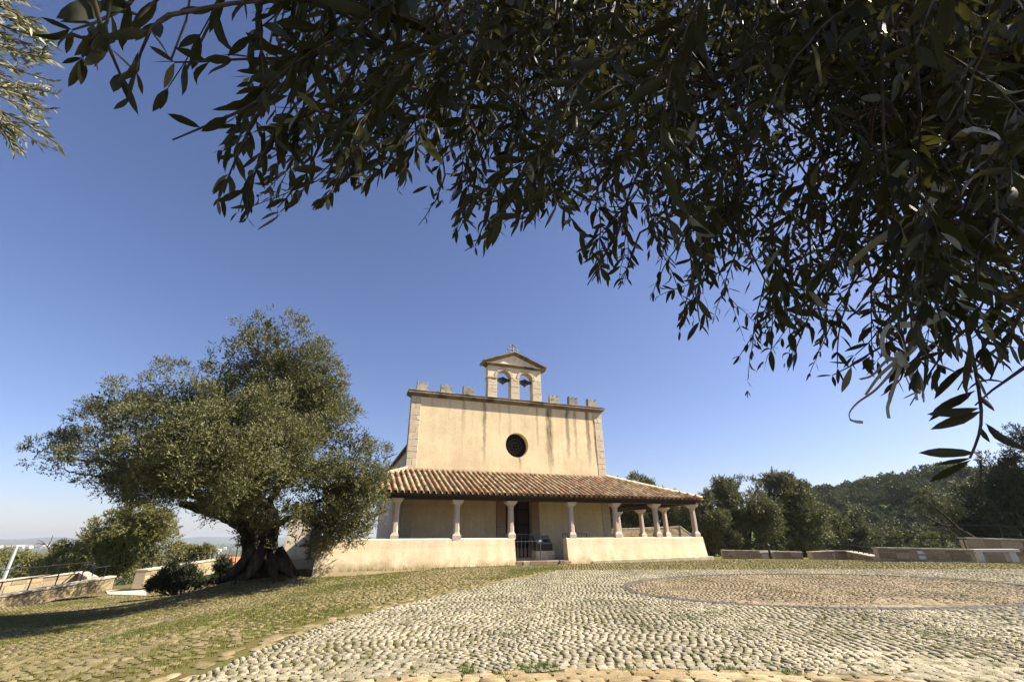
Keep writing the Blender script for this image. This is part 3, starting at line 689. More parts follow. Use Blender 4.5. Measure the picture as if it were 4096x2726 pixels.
# ---------------- porch
porch = church
cpart(MB().box((PL+.3, V0+.3, -.1), (PR-.3, VF+.45, .155)), 'porch_floor', 'concrete')
cpart(MB().box((UR+.46, VF+.45, -.1), (PR-.3, 31.5, .155)), 'porch_floor', 'concrete')
cpart(MB().box((PL+.3, VF+.45, -.1), (UL+.2, 31.5, .155)), 'porch_floor', 'concrete')
def parapet(u0, u1, end0, end1, zt0, zt1, name='parapet'):
    m = MB(); n = max(2, int((u1-u0)/.5)); secs = []
    for i in range(n+1):
        t = i/n; u = u0+(u1-u0)*t; zt = zt0+(zt1-zt0)*t; w = random.uniform(-.008, .008)
        secs.append([(u, V0-.06+w, -.25), (u, V0+.015+w, .35), (u, V0+.06+w, .8), (u, V0+.075+w, zt-.045), (u, V0+.105+w, zt-.012), (u, V0+.15, zt), (u, V0+.46, zt), (u, V0+.50, zt-.05), (u, V0+.52, -.25)])
    for (idx, sg) in ((0, end0), (n, end1)):      # lean of the ends
        secs[idx] = [(p[0]+sg*(zt0-p[2])*.055, p[1], p[2]) for p in secs[idx]]
    k = len(secs[0]); vs = [p for s_ in secs for p in s_]
    fs = [(i*k+j, (i+1)*k+j, (i+1)*k+(j+1) % k, i*k+(j+1) % k) for i in range(n) for j in range(k)]+[tuple(range(k-1, -1, -1)), tuple(n*k+j for j in range(k))]
    m.add(vs, fs); return cpart(m, name, 'plaster')
parapet(PL, 8.0, -1, .6, 1.185, 1.165); parapet(10.72, PR, .3, 1.3, 1.145, 1.135)
for (ua, ub) in ((PR-.50, PR), (PL, PL+.5)):     # side parapets
    m = MB(); s1 = 1 if ua > 5 else -1
    o = .07
    b = [(ua-(0 if s1 > 0 else o), V0+.53, -.3), (ub+(o if s1 > 0 else 0), V0+.53, -.3), (ub+(o if s1 > 0 else 0), 31.5, -.3), (ua-(0 if s1 > 0 else o), 31.5, -.3)]
    t = [(ua+.03, V0+.53, 1.14), (ub-.03, V0+.53, 1.14), (ub-.03, 31.5, 1.14), (ua+.03, 31.5, 1.14)]
    m.hexa(b, t); cpart(m, 'side_parapet', 'plaster')
# plinth of the right-hand parapet
L = [(11.75, -.2), (19.42, -.2), (19.36, .17), (12.15, .13), (12.0, .10)]
cpart(MB().prism(L, [], V0-.20, V0+.02), 'plinth', 'white_plaster', bevel=.01)
cpart(MB().prism([(4.0, -.2), (8.02, -.2), (8.0, .055), (4.2, .05)], [], V0-.13, V0+.02), 'plinth', 'white_plaster', bevel=.01)
# threshold stones in the gateway
u = 8.02
for w in (.42, .42, .95, .95, .28, .42):
    cpart(MB().box((u+.008, V0-.08+random.uniform(-.03, .03), -.1), (min(u+w, 10.85)-.008, V0+.42, .165+random.uniform(-.012, .012)), .012), 'threshold_stone', 'threshold', bevel=.02); u += w*.80
# benches along the facade inside
for a, b in ((3.7, 8.15), (10.85, 14.8)):
    cpart(MB().box((a, VF-.50, .156), (b, VF-.032, .52), .003), 'masonry_bench', 'plaster', bevel=.01)
# columns
def col_mesh(u, v, z0, z1, par, wide=False, rot=0):
    rings = []; q = .36 if not wide else .40; H = z1-z0
    prof = [(0, q/2, .0), (.20, q/2, .0), (.30 if not wide else .24, q/2*.80, .55), (.34, .138, .85), (H*.55, .134, .9), (H-.30, .125, .9), (H-.27, .15, .9), (H-.24, .15, .9), (H-.22, .135, .7), (H-.13, .22, .35), (H-.07, .255, .1), (H, .265, .0)]
    vs = []
    for (z, r, ch) in prof:
        c = r*(1-.58*ch)    # corner offset along each side
        pts = [(r, -c), (r, c), (c, r), (-c, r), (-r, c), (-r, -c), (-c, -r), (c, -r)]
        vs += [(u+x*cos(rot)-y*sin(rot)+random.uniform(-.004, .004), v+x*sin(rot)+y*cos(rot)+random.uniform(-.004, .004), z0+z) for x, y in pts]
    n = len(prof); return vs, n
def column(u, v, z0=1.13, z1=2.80, wide=False):
    e = empty('porch_column'); e.parent = church
    vs, n = col_mesh(u, v, z0, z1, e, wide)
    parts = (('column_base', 0, 3), ('shaft', 3, 6), ('capital', 6, n))
    for name, a, b in parts:
        b2 = min(b+1, n) if name != 'capital' else n
        V = vs[a*8:b2*8]; m = b2-a
        fs = [(i*8+k, i*8+(k+1) % 8, (i+1)*8+(k+1) % 8, (i+1)*8+k) for i in range(m-1) for k in range(8)]+[tuple(range(7, -1, -1)), tuple((m-1)*8+k for k in range(8))]
        MB().add(V, fs).build(name, M_['colstone'], e)
    return e
FC = [-.25, 2.45, 5.21, 7.88, 11.12, 13.74, 16.28, 18.82]
for q, u in enumerate(FC): column(u, V0+.27, 1.10, 2.80+(.04 if q < 2 else 0), q == 2)
for v in (23.95, 26.35, 29.05, 31.2): column(18.82, v, 1.10, 2.78, v in (26.35,)); column(-.25, v, 1.10, 2.78)
# beams
zb = 2.81
cpart(MB().box((PL-.15, V0+.12, zb), (PR+.12, V0+.40, zb+.22), .004), 'eave_beam', 'wood')
cpart(MB().box((18.70, V0+.402, zb), (18.94, 31.5, zb+.22), .004), 'side_beam', 'wood'); cpart(MB().box((-.38, V0+.402, zb), (-.12, 31.5, zb+.22), .004), 'side_beam', 'wood')
cpart(MB().box((UL-.05, VF-.26, 4.15), (UR+.05, VF-.08, 4.32)), 'wall_plate', 'wood')
# porch roof geometry: eave z at outer edge, ridge z at the wall
VE = V0-.24; ZE = 3.05; ZT = 4.50; RUN = VF-VE; SL = (ZT-ZE)/RUN; UE0, UE1 = UL-RUN, UR+RUN
def slab(P4, th, name, mat):
    m = MB(); m.hexa([(p[0], p[1], p[2]-th) for p in P4], P4); return cpart(m, name, mat)
slab([(UE0+.12, VE+.12, ZE-.01), (UE1-.12, VE+.12, ZE-.01), (UR+.06, VF-.04, ZT-.05), (UL-.06, VF-.04, ZT-.05)], .035, 'roof_deck', 'plank')
slab([(UE1-.12, VE+.12, ZE-.015), (UE1-.12, 32, ZE-.015), (UR+.06, 32, ZT-.05), (UR+.06, VF-.04, ZT-.05)], .035, 'roof_deck', 'plank')
slab([(UL-.06, VF-.04, ZT-.05), (UL-.06, 32, ZT-.05), (UE0+.12, 32, ZE-.015), (UE0+.12, VE+.12, ZE-.015)], .035, 'roof_deck', 'plank')
def rafter(u, va, vb, par=church):
    za = ZE+(va-VE)*SL-.06; zb_ = ZE+(vb-VE)*SL-.06
    m = MB(); m.bar((u, va, za-.055), (u, vb, zb_-.055), .08, .10); m.build('rafter', M_['wood'], par)
u = UE0+.35
while u < UE1-.2:
    vb = VF-.1
    if u < UL: vb = VE+(u-UE0)-.05
    if u > UR: vb = VE+(UE1-u)-.05
    if vb > VE+.35: rafter(u, VE+.06, vb)
    u += .55
for sgn, ue, uw in ((1, UE1, UR), (-1, UE0, UL)):
    v = VE+.6
    while v < 31.8:
        ui = max(0.1, min(RUN, (v-VE)) )
        ua, ub = ue-sgn*.06, ue-sgn*(min(ui, RUN)-.1)
        za = ZE-.115; zb_ = ZE+(min(ui, RUN)-.1)*SL-.115
        if abs(ua-ub) > .3:
            m = MB(); m.bar((ua, v, za), (ub, v, zb_), .08, .10); m.build('rafter', M_['wood'], church)
        v += .55
    m = MB(); m.bar((ue-sgn*.1, VE+.1, ZE-.10), (uw, VF-.05, ZT-.16), .12, .14); m.build('hip_rafter', M_['wood'], church)
cpart(MB().box((UE0+.05, VE+.02, ZE-.10), (UE1-.05, VE+.06, ZE-.005)), 'fascia_board', 'wood')
# barrel tiles
def tile_mesh(cover=True, L=.44):
    n = 6 if cover else 4; V = []; F = []
    for (y, r, z) in ((0, .098, 0), (L, .078, .0)):
        for inner in (0, 1):
            for i in range(n+1):
                a = pi*i/n; rr_ = r-(.016 if inner else 0)
                if cover: V.append((-rr_*cos(a), y, z+rr_*sin(a)*.92))
                else: V.append((-rr_*cos(a)*1.05, y, z-rr_*sin(a)*.6+.04))
    m = n+1
    for i in range(n):
        F += [(i, i+1, 2*m+i+1, 2*m+i), (i, m+i, m+i+1, i+1)]
        F += [(m+i, 3*m+i, 3*m+i+1, m+i+1)]
    return np.array(V), np.array(F)
TC, TP = tile_mesh(True), tile_mesh(False)
tilt = math.atan(SL); ex = .318
spots = []   # (mat, origin, xdir, ydir(up slope))
pitch = .285
def slope_tiles(ubase, vbase, along, up, w, lim):
    """along/up are unit plan vectors; lim(s) gives the run available at distance s"""
    n = int(w/pitch); al = np.array([*along, 0.]); upv = np.array([up[0]*cos(tilt), up[1]*cos(tilt), sin(tilt)]); nr = np.cross(al, upv)
    if nr[2] < 0: nr = -nr
    for i in range(n+1):
        s = i*pitch+(w-n*pitch)/2; run = lim(s)/cos(tilt); wob = rng.normal(0, .004)
        for j in range(int(run/ex)+1):
            d = j*ex
            if d > run-.06: break
            o = np.array([ubase, vbase, ZE])+al*(s+wob+rng.normal(0, .006))+upv*(d+rng.normal(0, .008)-.05)+nr*(.045+rng.normal(0, .004))
            spots.append((0, o, al, upv+nr*(.035+rng.normal(0, .006)), nr))
            o2 = np.array([ubase, vbase, ZE])+al*(s+pitch/2)+upv*(d-.03)+nr*.0
            spots.append((1, o2, al, upv+nr*.03, nr))
slope_tiles(UE0, VE, (1, 0), (0, 1), UE1-UE0, lambda s: min(RUN-.05, s-.02, (UE1-UE0)-s-.02))
slope_tiles(UE1, VE, (0, 1), (-1, 0), 32-VE, lambda s: min(RUN-.05, s-.02))
slope_tiles(UE0, VE, (0, 1), (1, 0), 32-VE, lambda s: min(RUN-.05, s-.02))
roofp = empty('porch_roof'); roofp.parent = church
tm = [np_mesh('roof_tile', q[0], q[1], M_['tile'], False) for q in (TC, TP)]
O = np.array([s[1] for s in spots]); Ow = O[:, :1]*UU+O[:, 1:2]*VV+np.stack([0*O[:, 0], 0*O[:, 0], O[:, 2]], -1)
px, py, dep = proj(Ow); front = O[:, 1] < VF
isc = np.array([s[0] == 0 for s in spots])
sc = np.where(front & isc & (px > 1560) & (px < 2810), 1/dep, -1); order = np.argsort(-sc)[:300]
pick = set(order.tolist())
Vs, Fs, n0 = [], [], 0
for q, (kd_, o, al, uv, nr) in enumerate(spots):
    uv = uv/np.linalg.norm(uv); xd = al; zd = np.cross(xd, uv); zd = zd if zd[2] > 0 else -zd
    if np.dot(np.cross(xd, uv), zd) < 0: xd = -xd
    if q in pick:
        ob = bpy.data.objects.new('roof_tile', tm[kd_]); COL.objects.link(ob); ob.parent = roofp
        ob.matrix_local = Matrix(((xd[0], uv[0], zd[0], o[0]), (xd[1], uv[1], zd[1], o[1]), (xd[2], uv[2], zd[2], o[2]), (0, 0, 0, 1)))
    else:
        T = (TC, TP)[kd_]; Vs.append(T[0]@np.array([xd, uv, zd])+o); Fs.append(T[1]+n0); n0 += len(T[0])
o = np_obj('roof_tile_field', np.vstack(Vs), np.vstack(Fs), M_['tile'], roofp); o['kind'] = 'stuff'
# hip tiles
for sgn, ue, uw in ((1, UE1, UR), (-1, UE0, UL)):
    a = np.array([ue, VE, ZE+.03]); b = np.array([uw, VF, ZT+.05]); L = np.linalg.norm(b-a); t = (b-a)/L; sd = np.cross(t, [0, 0, 1]); sd /= np.linalg.norm(sd); up = np.cross(sd, t)
    n = int(L/.37)
    for i in range(n+1):
        p = a+t*(i*.37-.03); c_, s_ = 1.25, 1.0
        V = TC[0]*np.array([1.35, 1.0, 1.15]); tt = t+up*.04
        Vw = V[:, :1]*sd+V[:, 1:2]*tt+V[:, 2:]*up+p+up*.05
        np_obj('hip_tile', Vw, TC[1], M_['hip'], roofp)
        m = MB(); m.bar(p+up*.0, p+tt*.38+up*.0, .20, .13); m.build('hip_mortar', M_['hip'], roofp)
m = MB(); m.hexa([(UL, VF-.20, ZT-.01), (UR+.02, VF-.20, ZT-.01), (UR+.02, VF-.034, ZT+.03), (UL, VF-.034, ZT+.03)], [(UL, VF-.20, ZT+.02), (UR+.02, VF-.20, ZT+.02), (UR+.02, VF-.034, ZT+.12), (UL, VF-.034, ZT+.12)])
cpart(m, 'lead_flashing', 'flash', roofp)
# ---------------- gate
gate = empty('iron_gate', (0, 0, 0), 'dark wrought iron gate leaf closing the left half of the porch entrance', 'gate', 'leaves of the porch gate'); gate.matrix_world = CH
def gate_leaf(par, u0, u1, v, z0, z1, n, slant=0):
    q = lambda t: (u0+(u1-u0)*t, v+slant*t)
    for t in (0, 1): m = MB(); m.bar((*q(t), z0), (*q(t), z1), .035); m.build('gate_stile', M_['gateiron'], par)
    for z in (z0+.05, z0+.72*(z1-z0), z1): m = MB(); m.bar((*q(0), z), (*q(1), z), .018, .025); m.build('gate_rail', M_['gateiron'], par)
    for i in range(1, n): m = MB(); m.bar((*q(i/n), z0+.05), (*q(i/n), z1), .013); m.build('gate_bar', M_['gateiron'], par)
    for i in range(2*n):
        t = (i+.5)/(2*n)
        m = MB(); m.tube([(*q(t), z0+.05), (*q(t), z0+.48), (*q(t), z0+.53)], [.006, .006, .001], 4); m.build('gate_spike', M_['gateiron'], par)
gate_leaf(gate, 8.08, 9.45, V0+.40, .20, 1.32, 7)
m = MB(); m.box((9.36, V0+.36, .98), (9.50, V0+.44, 1.06)); m.build('lock_box', M_['postgrey'], gate)
gate2 = empty('iron_gate', (0, 0, 0), 'opened iron gate leaf folded back behind the right parapet of the porch', 'gate', 'leaves of the porch gate'); gate2.matrix_world = CH
gate_leaf(gate2, 10.80, 12.15, V0+.62, .20, 1.34, 9)
# info lectern
lec = empty('information_lectern', (0, 0, 0), 'dark metal lectern with slanted information panel inside the porch entrance', 'lectern'); lec.matrix_world = CH
lu0, lu1, lv = 9.62, 10.50, V0+1.25
MB().hexa([(lu0, lv, .56), (lu1, lv, .56), (lu1, lv+.55, .56), (lu0, lv+.55, .56)], [(lu0, lv, .84), (lu1, lv, .84), (lu1, lv+.55, 1.27), (lu0, lv+.55, 1.27)]).build('lectern_body', M_['panelbody'], lec, bevel=.008)
MB().box((lu0-.05, lv-.02, .156), (lu1+.10, lv+.6, .555)).build('lectern_plinth', M_['plaster'], lec, bevel=.01)
def onp(a, b, off): # a across, b up the slope 0..1
    return (lu0+(lu1-lu0)*a, lv+.55*b-off*.55, .84+.43*b+off)
def pquad(a0, b0, a1, b1, off, th=.006):
    return MB().hexa([onp(a0, b0, off), onp(a1, b0, off), onp(a1, b1, off), onp(a0, b1, off)], [onp(a0, b0, off+th), onp(a1, b0, off+th), onp(a1, b1, off+th), onp(a0, b1, off+th)])
pf = pquad(.06, .06, .94, .94, .004).build('panel_face', M_['panelface'], lec)
pquad(.50, .22, .88, .55, .011, .003).build('panel_picture', M_['ink'], pf)
m = MB()
for i in range(9): 
    q = pquad(.11, .80-i*.065, .45-.04*(i % 3), .80-i*.065+.02, .011, .002); m.add(q.v, q.f)
for i in range(3):
    q = pquad(.52, .80-i*.07, .84-.1*i, .80-i*.07+.022, .011, .002); m.add(q.v, q.f)
m.build('panel_text', M_['ink'], pf)
# ---------------- annex at the left
def onuv(px, py, v):
    d = ray(px, py); n = VV; t = (n*v-CC)@n/(d@n); P = CC+d*t; return P@UU, P[2]
av = 33.6
(al_, zl_), (ar_, zr_) = onuv(1140, 2180, av), onuv(1335, 2120, av)
annex = empty('pilgrim_house', (0, 0, 0), 'low whitewashed annex with red tiled gable behind the old tree trunk', 'annex'); annex.matrix_world = CH
zt = onuv(1148, 2100, av)[1]; zp = onuv(1215, 2055, av)[1]; up_ = onuv(1225, 2055, av)[0]
w2 = up_-al_
MB().prism([(al_, -1.2), (al_+2*w2, -1.2), (al_+2*w2, zt), (up_, zp), (al_, zt)], [], av, av+7).build('annex_wall', M_['white_plaster'], annex)
for a, b, za, zb_ in ((al_-.15, up_, zt-.05, zp+.06), (up_, al_+2*w2+.15, zp+.06, zt-.05)):
    MB().hexa([(a, av-.12, za), (b, av-.12, zb_), (b, av+7.2, zb_), (a, av+7.2, za)], [(a, av-.12, za+.09), (b, av-.12, zb_+.09), (b, av+7.2, zb_+.09), (a, av+7.2, za+.09)]).build('annex_roof', M_['tile'], annex)
MB().box((al_-.1, av-.5, -1.2), (al_+2*w2, av-.002, .12)).build('annex_bench', M_['white_plaster'], annex, bevel=.02)
# cast-iron drinking fountain
fp = hpt(1234, 2238, 32.4); fb = float(fp[2])
fo = empty('drinking_fountain', (float(fp[0]), float(fp[1]), fb), 'dark cast iron drinking fountain standing before the white annex wall', 'fountain')
def lathe(prof, n=10):
    m = MB(); m.tube([(0, 0, z) for z, r in prof], [r for z, r in prof], n); return m
lathe([(0, .17), (.12, .17), (.16, .12), (.20, .10)]).build('fountain_base', M_['iron'], fo)
lathe([(.20, .085), (.75, .07)]).build('fountain_post', M_['iron'], fo)
lathe([(.75, .11), (.80, .12), (.93, .11), (.97, .07), (1.0, .04), (1.03, .05), (1.06, .035), (1.11, .008)]).build('fountain_cap', M_['iron'], fo)
MB().tube([(0, -.06, .62), (0, -.15, .62), (0, -.17, .58)], .018, 6).build('spout', M_['iron'], fo)
# ------------------------------------------------------------------ low stone walls, railings, benches
def gzs(x, y): return float(gz(np.array([x]), np.array([y]))[0])
def stone_wall(label, p0, p1, zt0, zt1, th=.42, drop=.55, course=.20, lmin=.28, lmax=.62, cat='wall', cop=.9, parent=None, group=None, stonemat='wallstone', over=.04):
    p0 = np.array(p0[:2], float); p1 = np.array(p1[:2], float); L = np.linalg.norm(p1-p0); t = (p1-p0)/L; n = np.array([-t[1], t[0]])
    e = empty('stone_wall', (float(p0[0]), float(p0[1]), 0), label, cat, group, None, math.atan2(t[1], t[0]))
    zt = lambda s: zt0+(zt1-zt0)*s/L
    ct = .075
    MB().hexa([(0, -th/2+.02, zt0-drop), (L, -th/2+.02, zt1-drop), (L, th/2-.02, zt1-drop), (0, th/2-.02, zt0-drop)], [(0, -th/2+.02, zt0-ct), (L, -th/2+.02, zt1-ct), (L, th/2-.02, zt1-ct), (0, th/2-.02, zt0-ct)]).build('mortar_core', M_['mortar'], e)
    for side in (-1, 1):
        z = drop
        while z > ct+.03:
            h = min(random.uniform(course*.75, course*1.3), z-ct)
            if z-ct-h < .06: h = z-ct
            s = 0
            while s < L-.02:
                w = random.uniform(lmin, lmax); w = L-s if L-s-w < .15 else w
                a, b = s+.008, s+w-.008; ya = side*(th/2-.05); yb = side*(th/2+random.uniform(-.014, .020))
                z0a, z0b, z1a, z1b = zt(a)-z+.007, zt(b)-z+.007, zt(a)-z+h-.007, zt(b)-z+h-.007
                j = lambda: random.uniform(-.012, .012)
                MB().hexa([(a, ya, z0a), (b, ya, z0b), (b+j(), yb, z0b+j()), (a+j(), yb, z0a+j())], [(a, ya, z1a), (b, ya, z1b), (b+j(), yb, z1b+j()), (a+j(), yb, z1a+j())]).build('wall_stone', M_[stonemat], e, bevel=.01)
                s += w
            z -= h
    s = -.02
    while s < L:
        w = random.uniform(cop*.8, cop*1.2); w = L+.02-s if L-s-w < .3 else w; a, b = s+.005, s+w-.005; q = th/2+over; dz = random.uniform(-.005, .005)
        MB().hexa([(a, -q, zt(a)-ct), (b, -q, zt(b)-ct), (b, q, zt(b)-ct), (a, q, zt(a)-ct)], [(a, -q, zt(a)+dz), (b, -q, zt(b)+dz), (b, q, zt(b)+dz), (a, q, zt(a)+dz)]).build('coping_slab', M_['coping'], e, bevel=.008)
        s += w
    return e
def railing(label, p0, p1, h, npost, group=None, mid=False):
    p0 = np.array(p0, float); p1 = np.array(p1, float)
    e = empty('railing', tuple(float(c) for c in p0), label, 'railing', group); d = p1-p0
    for i in range(npost):
        q = d*(i+.15)/(npost-1+.3); MB().bar(q, q+[0, 0, h], .035, .035).build('railing_post', M_['iron'], e)
    MB().bar([0, 0, h], d+[0, 0, h], .045, .04).build('handrail', M_['iron'], e)
    if mid: MB().bar([0, 0, h*.5], d+[0, 0, h*.5], .02, .02).build('lower_rail', M_['iron'], e)
    return e
def P(px, py, d): return hpt(px, py, d)
# right side
a, b = P(3497, 2186, 29.4), P(3880, 2194, 31.3); stone_wall('long low stone wall under the railing, between the sloping ramp wall and the white bench', a, b, a[2], b[2], .45, .75, .25, .4, .8)
railing('black railing on the long low stone wall left of the white bench', a+[.25, .1, 0], b+[0, 0, 0], .42, 5)
a, b = P(3845, 2147, 34.6), P(4500, 2170, 40); stone_wall('higher stone wall with pale coping right behind the big white bench', a, b, a[2], b[2], .45, 1.2, .42, .7, 1.1)
railing('thin black railing on top of the higher wall behind the bench', a, b, .62, 5)
a, b = P(2884, 2197, 36.5), P(3112, 2201, 37.5); stone_wall('low rubble wall nearest to the church corner, behind the dark post', a, b, a[2], b[2], .4, .62, .14, .25, .5)
railing('long black railing over the rubble wall beside the dark trees', a+[-2, .5, 0], b, .4, 8)
a, b = P(3092, 2202, 34.6), P(3205, 2205, 34.8); stone_wall('short pier-like stone wall left of the gap in the walls', a, b, a[2], b[2], .45, .66, .16, .3, .55)
railing('short black railing on the stone wall left of the gap', a, b, .32, 2)
a, b = P(3236, 2204, 34.8), P(3322, 2200, 35.6); stone_wall('short stone wall with ivy foot just right of the gap', a, b, a[2], b[2], .45, .62, .16, .3, .55)
railing('short black railing on the stone wall right of the gap', a, b, .32, 2)
a, b = P(3318, 2200, 36.5), P(3395, 2201, 37); stone_wall('stone wall behind the earth patch, at the head of the sloping wall', a, b, a[2], b[2], .4, .62, .2, .3, .6)
a, b = P(3395, 2201, 36.9), P(3505, 2222, 30.4); stone_wall('sloping stone wall running down beside the ramp', a, b, a[2], b[2], .4, .5, .2, .3, .6)
railing('black railing following the sloping stone wall', a, b, .34, 6)
railing('black railing seen above the sloping wall and the earth patch', P(3310, 2185, 41), P(3520, 2205, 38), .45, 6)
def bench(label, a, b, depth, zg, th=.09, group=None):
    a = np.array(a[:2]); b = np.array(b[:2]); L = np.linalg.norm(b-a); t = (b-a)/L
    e = empty('stone_bench', (float(a[0]), float(a[1]), zg), label, 'bench', group, None, math.atan2(t[1], t[0]))
    MB().box((0, -depth/2, .44-th+.05), (L, depth/2, .49), .003).build('seat', M_['bench'], e, bevel=.012)
    for s in (.17, .80): MB().hexa([(L*s, -depth*.36, -.05), (L*s+.26, -depth*.36, -.05), (L*s+.26, depth*.36, -.05), (L*s, depth*.36, -.05)], [(L*s, -depth*.36, .399), (L*s+.26, -depth*.36, .399), (L*s+.26, depth*.36, .399), (L*s, depth*.36, .399)]).build('leg', M_['bench'], e, bevel=.01)
bench('long white granite bench on two legs in front of the higher stone wall', P(3868, 2230, 31.6), P(4078, 2236, 32.6), .5, 0.02, .12)
bench('small pale bench half hidden behind the short stone wall by the dark post', P(3042, 2228, 35.6), P(3108, 2228, 35.8), .45, -.28)
pp = P(3083, 2228, 35.2)
e = empty('dark_post', (float(pp[0]), float(pp[1]), -.35), 'dark iron post beside the small pale bench', 'post')
def lathe2(prof, par, name, mat, n=10): MB().tube([(0, 0, z) for z, r in prof], [r for z, r in prof], n).build(name, M_[mat], par)
lathe2([(0, .13), (.12, .13), (.16, .08)], e, 'post_base', 'iron'); lathe2([(.161, .075), (.85, .065)], e, 'post_shaft', 'iron'); lathe2([(.851, .10), (.95, .10), (1.0, .05), (1.05, .01)], e, 'post_cap', 'iron')
# notice boards / plates on walls
pp = P(3672, 2200, 30.3)
e = empty('wall_plate', (float(pp[0]), float(pp[1]), 0), 'two small pale plates fixed on the face of the long low wall', 'plate', None, None, .02)
for z in (.32, .10): MB().box((-.30, -.30, z), (.30, -.235, z+.14)).build('metal_plate', M_['bench'], e, bevel=.005)
# rubble wall seen through the porch
def onv(px, py, v):
    d = ray(px, py); t = (VV*v-CC)@VV/(d@VV); return CC+d*t
a, b = onv(2440, 2113, 33.0), onv(2708, 2103, 33.0)
stone_wall('rubble wall seen through the porch columns, dark gaps between its stones', a, b, a[2], b[2], .45, 2.1, .17, .22, .5, over=.02, cop=.5)
a, b = onv(2712, 2101, 32.9), onv(2800, 2162, 33.2)
stone_wall('short stair wall sloping down to the right behind the last porch column', a, b, a[2], b[2]-.1, .4, 2.0, .17, .22, .4, over=.03, cop=.35)
# left side ramps
d0 = 31.5
a, b = P(-160, 2405, 31), P(452, 2300, 33); stone_wall('dark low stone wall nearest at the left edge, in tree shade under the railing', a, b, a[2], b[2], .55, .62, .36, .5, .9, cop=1.3, over=.05)
railing('black railing on the shaded stone wall at the left edge', a, b+(a-b)*.05, .5, 6, mid=False)
a, b = P(-120, 2330, 38.5), P(333, 2283, 39.5); stone_wall('sunlit ramp wall behind the shaded wall at the left edge', a, b, a[2], b[2], .5, .75, .36, .5, .9, cop=1.3, over=.05)
railing('black railing on the sunlit ramp wall at the left', a+[0, 1, 0], b+[0, .6, 0], .5, 9)
a, b = P(333, 2284, 39.4), P(372, 2306, 35.5); stone_wall('short end wall sloping down from the sunlit ramp wall', a, b, a[2], b[2], .4, .6, .3, .5, .9)
railing('bent black handrail at the lower end of the left ramp', a, b, .5, 2)
a, b = P(568, 2276, 35), P(872, 2232, 44); stone_wall('bright stone wall rising towards the old tree, with railing', a, b, a[2], b[2], .55, .95, .3, .4, .9, cop=1.1, over=.06)
railing('black railing along the bright stone wall by the old tree', a+[-.2, .2, 0], b+[-.2, .2, 0], .55, 12)
a, b = P(872, 2246, 46), P(925, 2244, 47); stone_wall('small far stone wall between the bright wall and the tree trunk', a, b, a[2], b[2], .4, .8, .3, .4, .9)
railing('small far railing between the bright wall and the tree trunk', a, b, .5, 4)
# concrete landing strips between the left walls
for pts in (((-60, 2352, 34.5), (345, 2318, 35), (330, 2300, 38.5), (-60, 2335, 38)), ((448, 2322, 33.6), (600, 2330, 30), (600, 2296, 37), (440, 2305, 37))):
    q = [P(*p) for p in pts]; z = [gzs(p[0], p[1])+.03 for p in q]
    MB().hexa([(p[0], p[1], zz-.1) for p, zz in zip(q, z)], [(p[0], p[1], zz) for p, zz in zip(q, z)]).build('ramp_path', M_['concrete'])['kind'] = 'structure'
# pale lamp post
pp = P(10, 2345, 44); pt = P(68, 2182, 44)
e = empty('lamp_post', (float(pt[0]), float(pt[1]), -2.0), 'pale grey metal post standing at the far left edge', 'lamp post')
MB().tube([(0, 0, 0), (0, 0, float(pt[2])+1.96)], [.11, .085], 8).build('post_shaft', M_['postgrey'], e); MB().tube([(0, 0, float(pt[2])+1.961), (0, 0, float(pt[2])+2.03)], [.095, .07], 8).build('post_cap', M_['postgrey'], e)
